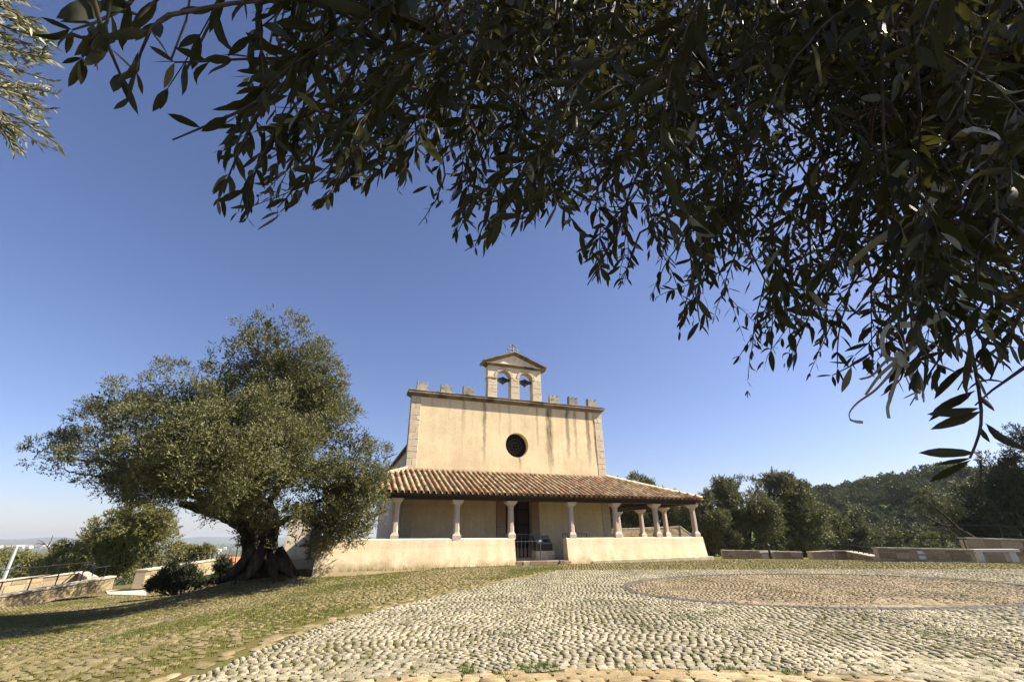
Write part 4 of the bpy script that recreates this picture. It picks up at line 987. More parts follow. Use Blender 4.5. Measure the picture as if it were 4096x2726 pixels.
# ------------------------------------------------------------------ trees
def unit(a): return a/(np.linalg.norm(a, axis=-1, keepdims=True)+1e-9)
def leaf_quads(B, D, N, L, Wd, bend=.0):
    """B base, D direction, N normal, arrays -> diamond leaves"""
    Sd = unit(np.cross(D, N)); n = len(B); L = L[:, None]; Wd = Wd[:, None]
    V = np.zeros((n, 4, 3)); V[:, 0] = B; V[:, 1] = B+D*L*.45+Sd*Wd/2; V[:, 2] = B+D*L; V[:, 3] = B+D*L*.45-Sd*Wd/2
    return V.reshape(-1, 3), np.arange(n*4).reshape(-1, 4)
def fbm3(p, s, seed=0):
    r_ = np.random.default_rng(100+seed); v = 0
    for w in (.5, .3, .2, .12):
        k_ = r_.normal(0, 1, 3)*s; v = v+w*np.sin(p@k_+r_.uniform(0, 6)); s = s*1.9
    return v
def crown_sprigs(lobes, n, per, Ls, leafL, leafW, up=.35, gap=-.25, seed=0, shell=.42, flat=1.0, clump=0):
    r_ = np.random.default_rng(seed+5)
    C = np.array([l[:3] for l in lobes]); R = np.array([l[3] for l in lobes]); pr = R**2.2/np.sum(R**2.2)
    k_ = r_.choice(len(lobes), n, p=pr); d = unit(r_.normal(0, 1, (n, 3))); rad = r_.random(n)**shell
    wob = 1+.16*fbm3(d*3+C[k_], 1.6, seed)+r_.normal(0, .05, n)
    pos = C[k_]+d*(R[k_]*rad*wob)[:, None]*np.array([1, 1, flat])
    if clump:      # gather the sprigs into rounded clumps
        m_ = max(1, n//clump); cc = pos[:m_]; rc = R[k_[:m_]]*.16+.20*np.median(R); q_ = r_.integers(0, m_, n); d2 = unit(r_.normal(0, 1, (n, 3))+d[q_]*.5+[0, 0, .25])
        pos = cc[q_]+d2*(rc[q_]*r_.random(n)**.45)[:, None]; d = unit(d2*.8+d[q_]*.3)
    keep = fbm3(pos, 1.1, seed+1)+.5*fbm3(pos, 3.2, seed+2) > gap
    pos = pos[keep]; d = d[keep]; n = len(pos)
    gd = unit(d*.75+np.array([0, 0, up])+r_.normal(0, .38, (n, 3)))
    t = (np.arange(per)+.5)/per
    B = pos[:, None]+gd[:, None]*(t*Ls)[None, :, None]*r_.uniform(.6, 1.3, (n, 1, 1))
    ld = unit(gd[:, None]*.8+r_.normal(0, .55, (n, per, 3)))
    nn = unit(r_.normal(0, 1, (n, per, 3)))
    B = B.reshape(-1, 3); ld = ld.reshape(-1, 3); nn = nn.reshape(-1, 3)
    return leaf_quads(B, ld, nn, leafL*r_.uniform(.65, 1.25, len(B)), leafW*r_.uniform(.7, 1.25, len(B)))
def tree(name, label, lobes, n, per, Ls, lL, lW, mat, base=None, tr=.2, cat='tree', group=None, seed=0, gap=-.25, up=.35, limbs=5, shell=.42):
    C = np.array([l[:3] for l in lobes]); cen = C.mean(0)
    if base is None: base = np.array([cen[0], cen[1], gzs(cen[0], cen[1])-.2])
    e = empty(name, tuple(float(c) for c in base), label, cat, group)
    V, F = crown_sprigs(lobes, int(n*1.55), per, Ls*.75, lL, lW, up, gap, seed, shell, 1.0, 40); np_obj('crown', V-base, F, M_[mat], e)
    rs = random.Random(seed); m = MB(); fork = base+(cen-base)*.45
    m.tube([np.zeros(3), (fork-base)*.5+np.array([rs.uniform(-.2, .2), rs.uniform(-.2, .2), 0]), fork-base], [tr*1.2, tr, tr*.8], 8)
    m.build('trunk', M_['bark'], e, sm=True); m = MB()
    for q in range(min(limbs, len(lobes))):
        c = C[q]-base; f = fork-base; m.tube([f*.95, (f+c)/2+np.array([rs.uniform(-.3, .3), rs.uniform(-.3, .3), -.2]), c], [tr*.6, tr*.4, tr*.12], 6)
    m.build('limbs', M_['bark'], e, sm=True)
    return e
def lob(lst, dist):  # (px,py,r_px[,extra distance]) at a forward depth -> world lobes
    out = []
    for q in lst:
        dd = dist+(q[3] if len(q) > 3 else 0); P_ = CC+ray(q[0], q[1])*(dd/(ray(q[0], q[1])@CF)); out.append((*P_, q[2]*dd/FPX))
    return out
# the ancient oleaster on the left
TY = 19.6
big = lob([(1110, 1470, 160), (1010, 1425, 105, -.4), (1210, 1530, 140, .5), (1265, 1630, 115), (960, 1500, 120), (1330, 1660, 95, .8), (1080, 1660, 190), (1240, 1760, 180, -.6), (1370, 1790, 120), (1440, 1870, 90), (1415, 1950, 130, -.6), (1450, 2040, 92), (1380, 2080, 115, -.8), (1300, 2050, 105, .5), (1330, 2120, 60, -.5), (1400, 2140, 42, -.7), (1440, 2110, 60, -.5),
           (830, 1560, 85), (700, 1530, 92), (620, 1570, 90, .6), (780, 1640, 140), (520, 1600, 85), (420, 1620, 70), (390, 1680, 80), (600, 1690, 150, .4), (480, 1730, 115), (860, 1760, 180, -.8), (700, 1830, 145, -.4), (350, 1790, 95), (270, 1800, 70), (200, 1790, 55), (150, 1830, 42), (215, 1850, 50), (330, 1880, 52), (440, 1890, 90), (520, 1940, 55), (600, 1930, 80), (720, 1950, 85), (800, 1900, 110, -1),
           (960, 1850, 170, -2.2), (1050, 1940, 150, -2.4), (930, 1980, 110, -1.6), (1110, 2040, 105, -2.0), (1060, 2100, 70, -1.6), (1170, 1930, 110, -1.5), (1150, 2120, 62, -1.5), (1020, 1760, 150, -1.6), (1180, 2180, 30, -1.2), (1270, 2180, 34, 0), (700, 1830, 120, -4.6), (600, 1920, 80, -4.4), (720, 1945, 80, -4.2), (520, 1920, 60, -4.2), (440, 1870, 80, -4.5), (600, 1700, 120, -3.4), (780, 1650, 120, -3.2), (960, 1830, 150, -4.8), (900, 1950, 100, -4.4), (860, 1760, 150, -4.4), (480, 1740, 100, -3.6), (360, 1790, 80, -3.6), (330, 1860, 60, -4), (1060, 1650, 140, -3), (800, 1850, 110, -5.4), (240, 1800, 60, -3), (1150, 1860, 110, -3), (813, 1765, 150, -3.6), (900, 1700, 150, -3.5), (1000, 1720, 150, -3.2), (1110, 1790, 150, -2.7), (1250, 1850, 120, -2.2), (1400, 1860, 100, -1.7), (1455, 1960, 80, -1.6), (600, 1760, 120, -3.8), (520, 1880, 85, 4.5), (620, 1880, 90, 5), (700, 1890, 90, 4), (450, 1900, 60, 5), (400, 1780, 80, 4.5), (560, 1700, 110, 4), (658, 1950, 80, 5.2), (760, 1960, 80, 5.5), (560, 1935, 70, 5.5), (850, 1980, 70, 5.5), (420, 1870, 70, 5), (1300, 1980, 110), (1420, 2010, 95), (1480, 1900, 66), (1350, 2090, 85), (1490, 2000, 55), (1230, 2070, 80, -.8), (1180, 2000, 90), (1230, 1425, 95), (1290, 1520, 85), (950, 1395, 85), (885, 1450, 70), (1060, 1375, 90), (1340, 1720, 105), (1415, 1790, 85), (1480, 1860, 75), (1380, 1900, 105), (1500, 1975, 55, -.6), (1300, 1600, 80), (1260, 1950, 100, .6), (1440, 1730, 45), (950, 1560, 120, 1.5), (1150, 1560, 150, 2), (750, 1700, 130, 2), (200, 1905, 22), (250, 1740, 40), (990, 1330, 70), (1160, 1350, 75), (1060, 1310, 60)], 17.6)
tb = gpt(1050, 2292, 0.0)
ol = empty('ancient_oleaster', tuple(float(c) for c in tb), 'huge old oleaster with leaning gnarled trunk and broad dense crown left of the church', 'tree')
V, F = crown_sprigs(big, 66000, 8, .26, .088, .034, .45, -.34, 3, .40, 1.0, 46); np_obj('crown', V-tb, F, M_['leaf_big'], ol)
V, F = crown_sprigs([(c[0], c[1], c[2], c[3]*.62) for c in big], 5000, 7, .3, .13, .05, .3, -.6, 9, .5); np_obj('inner_foliage', V-tb, F, M_['leaf_dark'], ol)  # sprigs in a darker leaf colour paint the crown's shaded interior
def fl(seed, amp, k1=5, k2=9):
    return lambda th, i: 1+amp*sin(k1*th+seed+i*.55)+amp*.6*sin(k2*th-seed*2+i*.9)+amp*.4*sin(3*th+i*.3)
Dp = 17.9
def tp(px, py, dd=0): r_ = ray(px, py); return CC+r_*((Dp+dd)/(r_@CF))-tb
m = MB(); pts = [tp(1050, 2330), tp(1048, 2285), tp(1045, 2230), tp(1040, 2170), tp(1040, 2110), tp(1020, 2050), tp(960, 2010)]
cr_ = catmull(np.array(pts), .16)
rad = np.interp(np.linspace(0, 1, len(cr_)), [0, .12, .25, .45, .65, .85, 1], [.84, .72, .63, .62, .66, .58, .4])
m.tube(list(cr_), list(rad), 40, True, fl(1.0, .085, 6, 13)); m.build('trunk', M_['bark'], ol, sm=True)
def limb(pts, r0, r1, seed, n=12, amp=.10):
    if seed not in (2, 11): r0 *= .5; r1 *= .6
    c = catmull(np.array(pts), .15); c = c+rng.normal(0, .015, c.shape); m = MB(); m.tube(list(c), list(np.linspace(r0, r1, len(c))), n, True, fl(seed, amp, 4, 7)); return m.build('limb', M_['bark'], ol, sm=True)
limb([tp(1040, 2120), tp(960, 2060), tp(870, 2035), tp(800, 2030), tp(722, 2012)], .60, .10, 2, 20)
limb([tp(880, 2035), tp(780, 1980), tp(660, 1950), tp(560, 1900), tp(470, 1862), tp(420, 1845), tp(330, 1840), tp(230, 1830)], .34, .04, 3)
limb([tp(560, 1900), tp(500, 1880), tp(440, 1905), tp(360, 1900), tp(260, 1880)], .10, .03, 5, 8)
limb([tp(470, 1862), tp(400, 1800), tp(330, 1780)], .09, .03, 6, 8)
limb([tp(960, 2030), tp(850, 1900), tp(740, 1750), tp(640, 1620), tp(560, 1560)], .40, .05, 7)
limb([tp(1020, 2040), tp(1040, 1850), tp(1080, 1650), tp(1120, 1450), tp(1100, 1360)], .45, .05, 8)
limb([tp(1040, 2060), tp(1150, 1900), tp(1260, 1780), tp(1340, 1700)], .34, .05, 9)
limb([tp(1080, 2120), tp(1200, 2040), tp(1320, 1980), tp(1430, 1930)], .25, .04, 10)
limb([tp(1000, 1900, -.5), tp(940, 1700), tp(860, 1560), tp(820, 1510)], .22, .04, 12)
for q in range(8):   # root flare
    a = radians(q*45+rng.uniform(-14, 14)); hh = rng.uniform(.35, .9); m = MB(); o_ = rng.uniform(.95, 1.2)
    m.tube([np.array([cos(a)*.42, sin(a)*.42, hh+.25]), np.array([cos(a)*.66, sin(a)*.66, hh*.6]), np.array([cos(a)*.9*o_, sin(a)*.9*o_, .10]), np.array([cos(a)*1.2*o_, sin(a)*1.2*o_, -.12])], [.12, .24, .17, .05], 9); m.build('root', M_['bark'], ol, sm=True)
# dark shrubs at its foot
def shrub(name, label, lst, dist, n, lL, lW, mat, cat='shrub', seed=0, group=None, up=.5):
    lobes = lob(lst, dist); C = np.array([l[:3] for l in lobes]); b = C.mean(0); b[2] = gzs(b[0], b[1])-.03
    e = empty(name, tuple(float(c) for c in b), label, cat, group)
    V, F = crown_sprigs(lobes, n, 7, .26, lL, lW, up, -.6, seed, .7); np_obj('foliage', V-b, F, M_[mat], e)
    m = MB()
    for l in lobes: m.tube([((l[0]-b[0])*.4, (l[1]-b[1])*.4, 0), (l[0]-b[0], l[1]-b[1], l[2]-b[2])], [.03, .01], 5)
    m.build('stems', M_['bark'], e); return e
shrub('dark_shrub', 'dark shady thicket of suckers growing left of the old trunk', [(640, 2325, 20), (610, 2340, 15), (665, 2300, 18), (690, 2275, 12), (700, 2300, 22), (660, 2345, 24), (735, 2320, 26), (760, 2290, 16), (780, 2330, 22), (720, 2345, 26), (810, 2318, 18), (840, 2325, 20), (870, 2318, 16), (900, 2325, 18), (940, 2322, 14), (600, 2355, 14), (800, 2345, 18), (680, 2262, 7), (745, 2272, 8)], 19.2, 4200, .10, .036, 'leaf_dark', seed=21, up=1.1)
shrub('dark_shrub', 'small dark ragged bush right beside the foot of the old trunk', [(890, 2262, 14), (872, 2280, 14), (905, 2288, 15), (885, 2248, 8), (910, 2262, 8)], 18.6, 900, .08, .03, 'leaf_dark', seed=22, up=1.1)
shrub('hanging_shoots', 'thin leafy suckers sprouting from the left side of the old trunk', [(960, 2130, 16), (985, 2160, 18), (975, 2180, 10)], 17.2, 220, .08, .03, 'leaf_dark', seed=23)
shrub('small_green_bush', 'small bright green bush at the foot of the right parapet', [(2738, 2228, 20), (2728, 2238, 16), (2752, 2238, 18), (2742, 2214, 11)], 25.3, 900, .07, .045, 'leaf_shrub', seed=24)
for q, (x, lb) in enumerate(((2312, 'low weeds at the left end of the right parapet'), (2588, 'patch of weeds under the middle of the right parapet plinth'), (2612, 'small weed clump next to the larger patch under the right parapet'), (2825, 'tiny weeds at the right corner of the porch'), (2062, 'weeds at the right end of the left parapet'), (1690, 'sparse weeds under the middle of the left parapet'), (1800, 'short weeds near the middle of the left parapet foot'), (1280, 'bright weeds at the left corner of the porch'))):
    y = 2246 if x > 2200 else (2262 if x > 2000 else 2276)
    shrub('weed_clump', lb, [(x, y, 9), (x-14, y+2, 7), (x+13, y+2, 7)], 23.2-(1.2 if x < 2200 else -1.4)-(1.6 if x < 1500 else 0), 130, .06, .025, 'leaf_shrub', 'weeds', 30+q, up=.9)
# tall dry grass stalks by the left parapet
Pw = np.stack([rng.uniform(-.2, 8, 260), rng.uniform(20.6, 21.1, 260)], -1); Pw = Pw[:, :1]*UU[:2]+Pw[:, 1:]*VV[:2]
blades(Pw, np.zeros(len(Pw)), rng.uniform(.06, .28, len(Pw)), .010, 3, np.full(len(Pw), .02), M_['grassg'], 'wall_foot_grass', 'thin grass stalks along the foot of the left parapet')
# other trees
tree('young_olive_tree', 'bushy yellow-green olive tree behind the left ramp walls', lob([(560, 2130, 95), (470, 2170, 100), (620, 2110, 62), (540, 2075, 60), (480, 2080, 45), (640, 2180, 62), (650, 2085, 40), (380, 2200, 85), (300, 2235, 80), (410, 2250, 85), (520, 2240, 85), (610, 2250, 70), (230, 2250, 60), (330, 2290, 80), (200, 2290, 55), (430, 2150, 60)], 44), 9500, 8, .6, .26, .085, 'leaf_left', None, .3, seed=41, gap=-.15)
tree('young_olive_tree', 'small dark round tree between the yellow-green olive and the old trunk', lob([(735, 2205, 38), (780, 2215, 40), (700, 2225, 40), (760, 2240, 45), (815, 2225, 28)], 52), 1700, 7, .5, .28, .10, 'leaf_left', None, .2, seed=42)
tree('young_olive_tree', 'low olive bushes at the far left edge behind the pale post', lob([(30, 2250, 55), (90, 2280, 60), (-30, 2260, 60), (150, 2300, 50), (40, 2310, 60)], 58), 2400, 7, .6, .32, .11, 'leaf_left', None, .2, seed=43)
e = empty('dead_branch', tuple(float(c) for c in (P(200, 2215, 52))), 'bare dead branch sticking out above the yellow-green olive', 'branch'); bb = P(200, 2215, 52); m = MB()
for pts in (((205, 2215), (190, 2185), (170, 2165), (150, 2158)), ((190, 2185), (205, 2160), (212, 2138)), ((180, 2175), (150, 2172), (135, 2180)), ((195, 2190), (225, 2170), (240, 2165))):
    m.tube([P(x, y, 52)-bb for x, y in pts], list(np.linspace(.045, .012, len(pts))), 5)
m.build('bare_twigs', M_['bark'], e)
tree('olive_tree', 'dark olive tree rising behind the porch roof, in two rounded clumps', lob([(2490, 1965, 48), (2560, 1950, 45), (2630, 1965, 50), (2660, 2020, 60), (2520, 2030, 75), (2600, 2060, 80), (2700, 2060, 60), (2470, 2090, 60), (2560, 2120, 60), (2680, 2120, 60)], 46), 5200, 8, .6, .27, .09, 'leaf_right', None, .3, seed=44)
tree('olive_tree', 'low olive tree just right of the porch corner', lob([(2840, 2060, 62), (2800, 2110, 70), (2870, 2130, 62), (2830, 2180, 62), (2815, 1995, 30), (2900, 2180, 45), (2780, 2150, 50)], 42), 4200, 8, .55, .25, .08, 'leaf_right', None, .3, seed=45)
tree('olive_tree', 'broad silvery olive tree, second to the right of the porch', lob([(2960, 2020, 90), (2905, 1985, 52), (3010, 2090, 95), (2950, 2110, 90), (3040, 2160, 75), (2960, 2180, 60), (3050, 2030, 62), (2870, 2020, 40)], 44), 6200, 8, .6, .26, .085, 'leaf_right', None, .35, seed=46)
tree('olive_tree', 'tallest olive tree of the right group, with a bare twig at its top', lob([(3130, 1960, 60), (3110, 1990, 75), (3180, 2010, 70), (3140, 2070, 95), (3230, 2080, 80), (3200, 2150, 85), (3265, 2140, 55), (3120, 1925, 32), (3130, 2170, 60), (3210, 1960, 38)], 46), 6600, 8, .6, .27, .09, 'leaf_right', None, .35, seed=47)
e = empty('dead_branch', tuple(float(c) for c in (P(3195, 1950, 46))), 'bare crooked twig at the top of the tallest olive on the right', 'branch'); bb = P(3195, 1950, 46); m = MB()
for pts in (((3195, 1950), (3200, 1930), (3196, 1918), (3212, 1912)), ((3199, 1932), (3215, 1935)), ((3197, 1940), (3215, 1952), (3225, 1954))):
    m.tube([P(x, y, 46)-bb for x, y in pts], list(np.linspace(.07, .015, len(pts))), 5)
m.build('bare_twigs', M_['bark'], e)
tree('olive_tree', 'lower grey-green olive tree in front of the wooded hill', lob([(3340, 2110, 75), (3420, 2140, 75), (3290, 2140, 60), (3370, 2180, 75), (3470, 2180, 60), (3420, 2075, 40), (3300, 2190, 50)], 50), 4600, 8, .6, .29, .10, 'leaf_right', None, .3, seed=48)
tree('olive_tree', 'small grey bush tree behind the long railing in front of the hill', lob([(3620, 2180, 55), (3700, 2170, 50), (3560, 2190, 45), (3760, 2190, 45), (3820, 2185, 45)], 46), 2800, 7, .6, .28, .09, 'leaf_right', None, .2, seed=49)
ot = tree('olive_tree', 'open straggly olive tree with bare crooked limbs left of the darkest tree', lob([(3760, 2010, 55), (3830, 2040, 60), (3700, 2050, 40), (3880, 2000, 60), (3800, 2090, 55), (3870, 2100, 60), (3730, 1980, 35), (3900, 1950, 45)], 40), 2300, 7, .5, .24, .075, 'leaf_right', None, .10, seed=50, gap=.0, limbs=3)
bb = np.array(ot.location); m = MB()
for pts in (((3900, 2150), (3830, 2110), (3760, 2095), (3700, 2060), (3660, 2040)), ((3830, 2110), (3780, 2060), (3720, 2010), (3650, 1990)), ((3760, 2095), (3720, 2100), (3690, 2080)), ((3900, 2150), (3850, 2170), (3800, 2120), (3740, 2110))):
    m.tube([P(x, y, 42)-bb for x, y in pts], list(np.linspace(.09, .02, len(pts))), 6)
m.build('bare_limbs', M_['bark'], ot)
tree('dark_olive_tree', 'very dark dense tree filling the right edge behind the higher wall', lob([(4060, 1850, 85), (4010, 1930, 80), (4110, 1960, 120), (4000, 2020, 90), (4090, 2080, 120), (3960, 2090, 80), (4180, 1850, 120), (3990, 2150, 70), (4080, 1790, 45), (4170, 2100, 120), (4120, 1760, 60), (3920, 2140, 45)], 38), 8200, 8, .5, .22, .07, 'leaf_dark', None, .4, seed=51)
shrub('ivy_clump', 'green ivy at the foot of the short wall right of the gap', [(3320, 2222, 12), (3300, 2226, 10), (3345, 2228, 8)], 32, 240, .09, .05, 'leaf_shrub', seed=52)
# earth patch in front of the walls
# ------------------------------------------------------------------ wooded hillside
def mini_tree(seed):
    r_ = np.random.default_rng(seed); lobes = [(r_.normal(0, .28), r_.normal(0, .28), .62+r_.normal(0, .1), r_.uniform(.34, .5)) for _ in range(5)]
    V, F = crown_sprigs(lobes, 520, 4, .09, .12, .09, .5, -.5, seed, .3, .8); return np_mesh('hill_tree', V, F, M_['leaf_hill'])
M_['leaf_hill'] = leaf_mat('hill_foliage', [(.045, .052, .018), (.085, .092, .032), (.15, .15, .055)], None, .1, .7, .15, (.10, .12, .04))
CLR = [((3400, 2030), (3440, 2005), 16), ((3520, 2070), (3600, 2035), 14), ((3480, 2100), (3560, 2060), 15), ((3540, 2120), (3600, 2165), 17), ((3430, 2060), (3480, 2085), 10)]
def clearing(x, y):
    a, b, d = proj(np.array([x, y, gzs(x, y)+1.0]))
    for (p, q, w) in CLR:
        vx, vy = q[0]-p[0], q[1]-p[1]; t = max(0, min(1, ((a-p[0])*vx+(b-p[1])*vy)/(vx*vx+vy*vy)))
        if hypot(a-p[0]-t*vx, b-p[1]-t*vy) < w: return True
    return False
minis = [mini_tree(s) for s in range(60, 66)]
cand = []
r_ = np.random.default_rng(77); tries = 0
while len(cand) < 250 and tries < 30000:
    tries += 1
    az = r_.uniform(29.0, 49.5); r = math.sqrt(r_.uniform(105**2, 338**2)); x, y = r*sin(radians(az)), r*cos(radians(az)); s = r_.uniform(4.8, 8.2)*(1 if r > 160 else .8)
    if (fbm(x, y, .03)+.35*fbm(x, y, .09) < -.30 and r < 320) or clearing(x, y): continue
    if all((x-c[0])**2+(y-c[1])**2 > (s+c[3])**2*.36 for c in cand): cand.append((x, y, gzs(x, y), s))
for q, (x, y, z, s) in enumerate(cand):
    o = bpy.data.objects.new('hill_tree', minis[q % 6]); COL.objects.link(o); o.location = (x, y, z-.1*s); o.scale = (s, s, s*r_.uniform(.75, 1.05)); o.rotation_euler = (0, 0, r_.uniform(0, 6.28))
    tag(o, 'rounded dark green tree among many on the wooded hillside at the right', 'tree', 'trees on the wooded hillside')
# undergrowth mass between them
Pq = []
while len(Pq) < 1100:
    az = r_.uniform(28, 50); r = math.sqrt(r_.uniform(100**2, 345**2)); x, y = r*sin(radians(az)), r*cos(radians(az))
    if (fbm(x, y, .03)+.35*fbm(x, y, .09) < .05 and r < 320) or clearing(x, y): continue
    Pq.append((x, y))
Pq = np.array(Pq); zq = gz(Pq[:, 0], Pq[:, 1]); lob_ = [(a, b, c+.5, .9) for (a, b), c in zip(Pq, zq)]
V, F = crown_sprigs(lob_, 6000, 3, .4, .7, .5, .5, -9, 5, .5); tag(np_obj('hill_scrub', V, F, M_['leaf_hill']), 'dark low scrub covering the ground between the hillside trees', 'scrub', None, 'stuff')
# house on the hill crest
h0, h1 = P(3392, 1985, 330), P(3545, 1960, 318)
e = empty('hill_house', (float(h0[0]), float(h0[1]), float(h0[2])-3), 'long low house with pale pink roofs on the crest of the hill', 'house', None, None, math.atan2(h1[1]-h0[1], h1[0]-h0[0]))
Lh = hypot(h1[0]-h0[0], h1[1]-h0[1]); zh = float(h1[2]-h0[2])
MB().box((0, 0, 0), (Lh*.62, 9, 3.6)).build('house_wall', M_['house'], e)
MB().hexa([(-.6, -1.2, 3.4), (Lh*.62, -1.2, 4.4), (Lh*.62, 4.5, 6.1), (-.6, 4.5, 5.1)], [(-.6, -1.2, 3.8), (Lh*.62, -1.2, 4.8), (Lh*.62, 4.5, 6.5), (-.6, 4.5, 5.5)]).build('house_roof', M_['coping'], e)
MB().box((Lh*.55, 2, 2), (Lh, 11, 6.6)).build('house_wall', M_['house'], e)
MB().hexa([(Lh*.52, .8, 6.0), (Lh*1.02, .8, 7.2), (Lh*1.02, 6.5, 9.0), (Lh*.52, 6.5, 7.8)], [(Lh*.52, .8, 6.4), (Lh*1.02, .8, 7.6), (Lh*1.02, 6.5, 9.4), (Lh*.52, 6.5, 8.2)]).build('house_roof', M_['coping'], e)
for q in range(7): MB().box((1.5+q*Lh*.085, -.08, 1.0), (2.7+q*Lh*.085, .02, 2.3)).build('window', M_['housewin'], e)
# ------------------------------------------------------------------ plain with villages
hw = [np.random.default_rng(5)]
r_ = np.random.default_rng(88)
def far_house(px, py, w, dpt, h, label, group, yaw=0, white=True):
    d = ray(px, py); k_ = d[2]/hypot(d[0], d[1]); rr_ = 51/(-k_) if k_ < -.003 else 7000; rr_ = min(rr_, 7600); p = hpt(px, py, rr_)
    e = empty('far_house', (float(p[0]), float(p[1]), -50.5), label, 'house', group, None, yaw)
    s = 1
    MB().box((-w/2, -dpt/2, 0), (w/2, dpt/2, h)).build('house_wall', M_['house'], e)
    m = MB(); m.add([(-w/2-1, -dpt/2-1, h), (w/2+1, -dpt/2-1, h), (w/2+1, dpt/2+1, h), (-w/2-1, dpt/2+1, h), (-w/2-1, 0, h+dpt*.22), (w/2+1, 0, h+dpt*.22)], [(3, 2, 1, 0), (0, 1, 5, 4), (2, 3, 4, 5), (0, 4, 3), (1, 2, 5)]); m.build('house_roof', M_['houseroof'] if r_.random() < .25 else M_['house'], e)
for q in range(62):
    far_house(r_.uniform(-20, 190), r_.uniform(2184, 2192), r_.uniform(12, 40), r_.uniform(10, 22), r_.uniform(7, 16), 'small pale house of the distant village on the left horizon', 'houses of the distant village', r_.uniform(-.3, .3))
far_house(165, 2190, 70, 30, 24, 'largest white building of the distant village at the left', None)
far_house(183, 2192, 45, 25, 18, 'white block at the right end of the distant village', None, .2)
for q in range(16):
    far_house(r_.uniform(700, 935), r_.uniform(2192, 2212), r_.uniform(12, 26), r_.uniform(9, 15), r_.uniform(5, 9), 'small house scattered in the plain left of the old trunk', 'houses scattered in the plain', r_.uniform(-.5, .5))
# red-roofed house just below
p = P(940, 2290, 62); e = empty('red_roofed_house', (float(p[0]), float(p[1]), float(p[2])-3.0), 'small white house with orange-red roof just left of the old trunk', 'house', None, None, .5)
MB().box((-2.2, -1.6, 0), (2.2, 1.6, 3.35)).build('house_wall', M_['house'], e)
MB().add([(-2.6, -2, 3.3), (2.6, -2, 3.3), (2.6, 2, 3.3), (-2.6, 2, 3.3), (-1.6, 0, 4.6), (1.6, 0, 4.6)], [(3, 2, 1, 0), (0, 1, 5, 4), (2, 3, 4, 5), (0, 4, 3), (1, 2, 5)]).build('house_roof', simple('bright_clay_roof', (.60, .20, .10), .9, .15, .8), e)
# woods of the plain: one mass
Pq = []; az = r_.uniform(-60, -8, 9000); rq = np.sqrt(r_.uniform(140**2, 900**2, 9000)); rq[:5200] = np.exp(r_.uniform(np.log(150), np.log(6500), 5200)); xq = rq*np.sin(np.radians(az)); yq = rq*np.cos(np.radians(az))
mk = fbm(xq, yq, .006)+.4*fbm(xq, yq, .02) > -.12; xq, yq, rq = xq[mk], yq[mk], rq[mk]; zq = gz(xq, yq)
R_ = 2.4+rq*.0021; lob_ = [(a, b, c+r*.5, r) for a, b, c, r in zip(xq, yq, zq, R_)]
C_ = np.array(lob_); k_ = r_.integers(0, len(C_), 34000); dd = unit(r_.normal(0, 1, (34000, 3))); rad = C_[k_, 3]
pos = C_[k_, :3]+dd*rad[:, None]*np.array([1.3, 1.3, .55]); 
V, F = leaf_quads(pos, unit(r_.normal(0, 1, pos.shape)), unit(r_.normal(0, 1, pos.shape)), rad*.9, rad*.8)
tag(np_obj('plain_woods', V, F, M_['leaf_hill']), 'dark woods and groves spread over the plain far to the left', 'woods', None, 'stuff')
# haze
hz = MB().box((-15500, -15500, -56), (15500, 15500, 97)).build('haze', M_['mortar']); hz.data.materials.clear()
hm = bpy.data.materials.new('air_haze'); hm.use_nodes = True; nt = hm.node_tree; nt.nodes.clear(); out = nt.nodes.new('ShaderNodeOutputMaterial'); pv = nt.nodes.new('ShaderNodeVolumePrincipled')
pv.inputs['Density'].default_value = .0001; pv.inputs['Color'].default_value = (.80, .87, .97, 1); pv.inputs['Anisotropy'].default_value = .2
nt.links.new(pv.outputs[0], out.inputs['Volume']); hz.data.materials.append(hm); tag(hz, 'pale haze over the whole plain', 'haze', None, 'stuff')
# ------------------------------------------------------------------ overhanging olive branches close to the camera
ybx = [240, 262, 300, 480, 520, 560, 640, 665, 700, 760, 870, 1010, 1110, 1180, 1290, 1400, 1470, 1560, 1620, 1700, 1760, 1850, 1950, 2010, 2080, 2200, 2280, 2340, 2420, 2480, 2560, 2640, 2720, 2800, 2900, 2960, 3010, 3080, 3140, 3200, 3280, 3330, 3400, 3470, 3560, 3680, 3740, 3800, 3900, 4000, 4200]
yby = [0, 180, 330, 400, 300, 150, 200, 560, 620, 600, 830, 880, 850, 860, 800, 730, 740, 690, 780, 880, 830, 960, 1000, 900, 890, 860, 930, 1060, 1150, 1130, 1070, 1200, 1330, 1310, 1260, 1420, 1540, 1400, 1480, 1400, 1500, 1530, 1430, 1440, 1500, 1480, 1480, 1500, 1440, 1400, 1300]
yb = lambda x: np.interp(x, ybx, yby)
fol = empty('olive_tree', (5.2, -1.0, 0.0), 'large olive tree whose dark drooping branches hang across the top of the picture', 'tree')
FB = np.array([5.2, -1.0, 0.0])
LF = {'B': [], 'D': [], 'N': [], 'L': [], 'W': []}; twigs = []
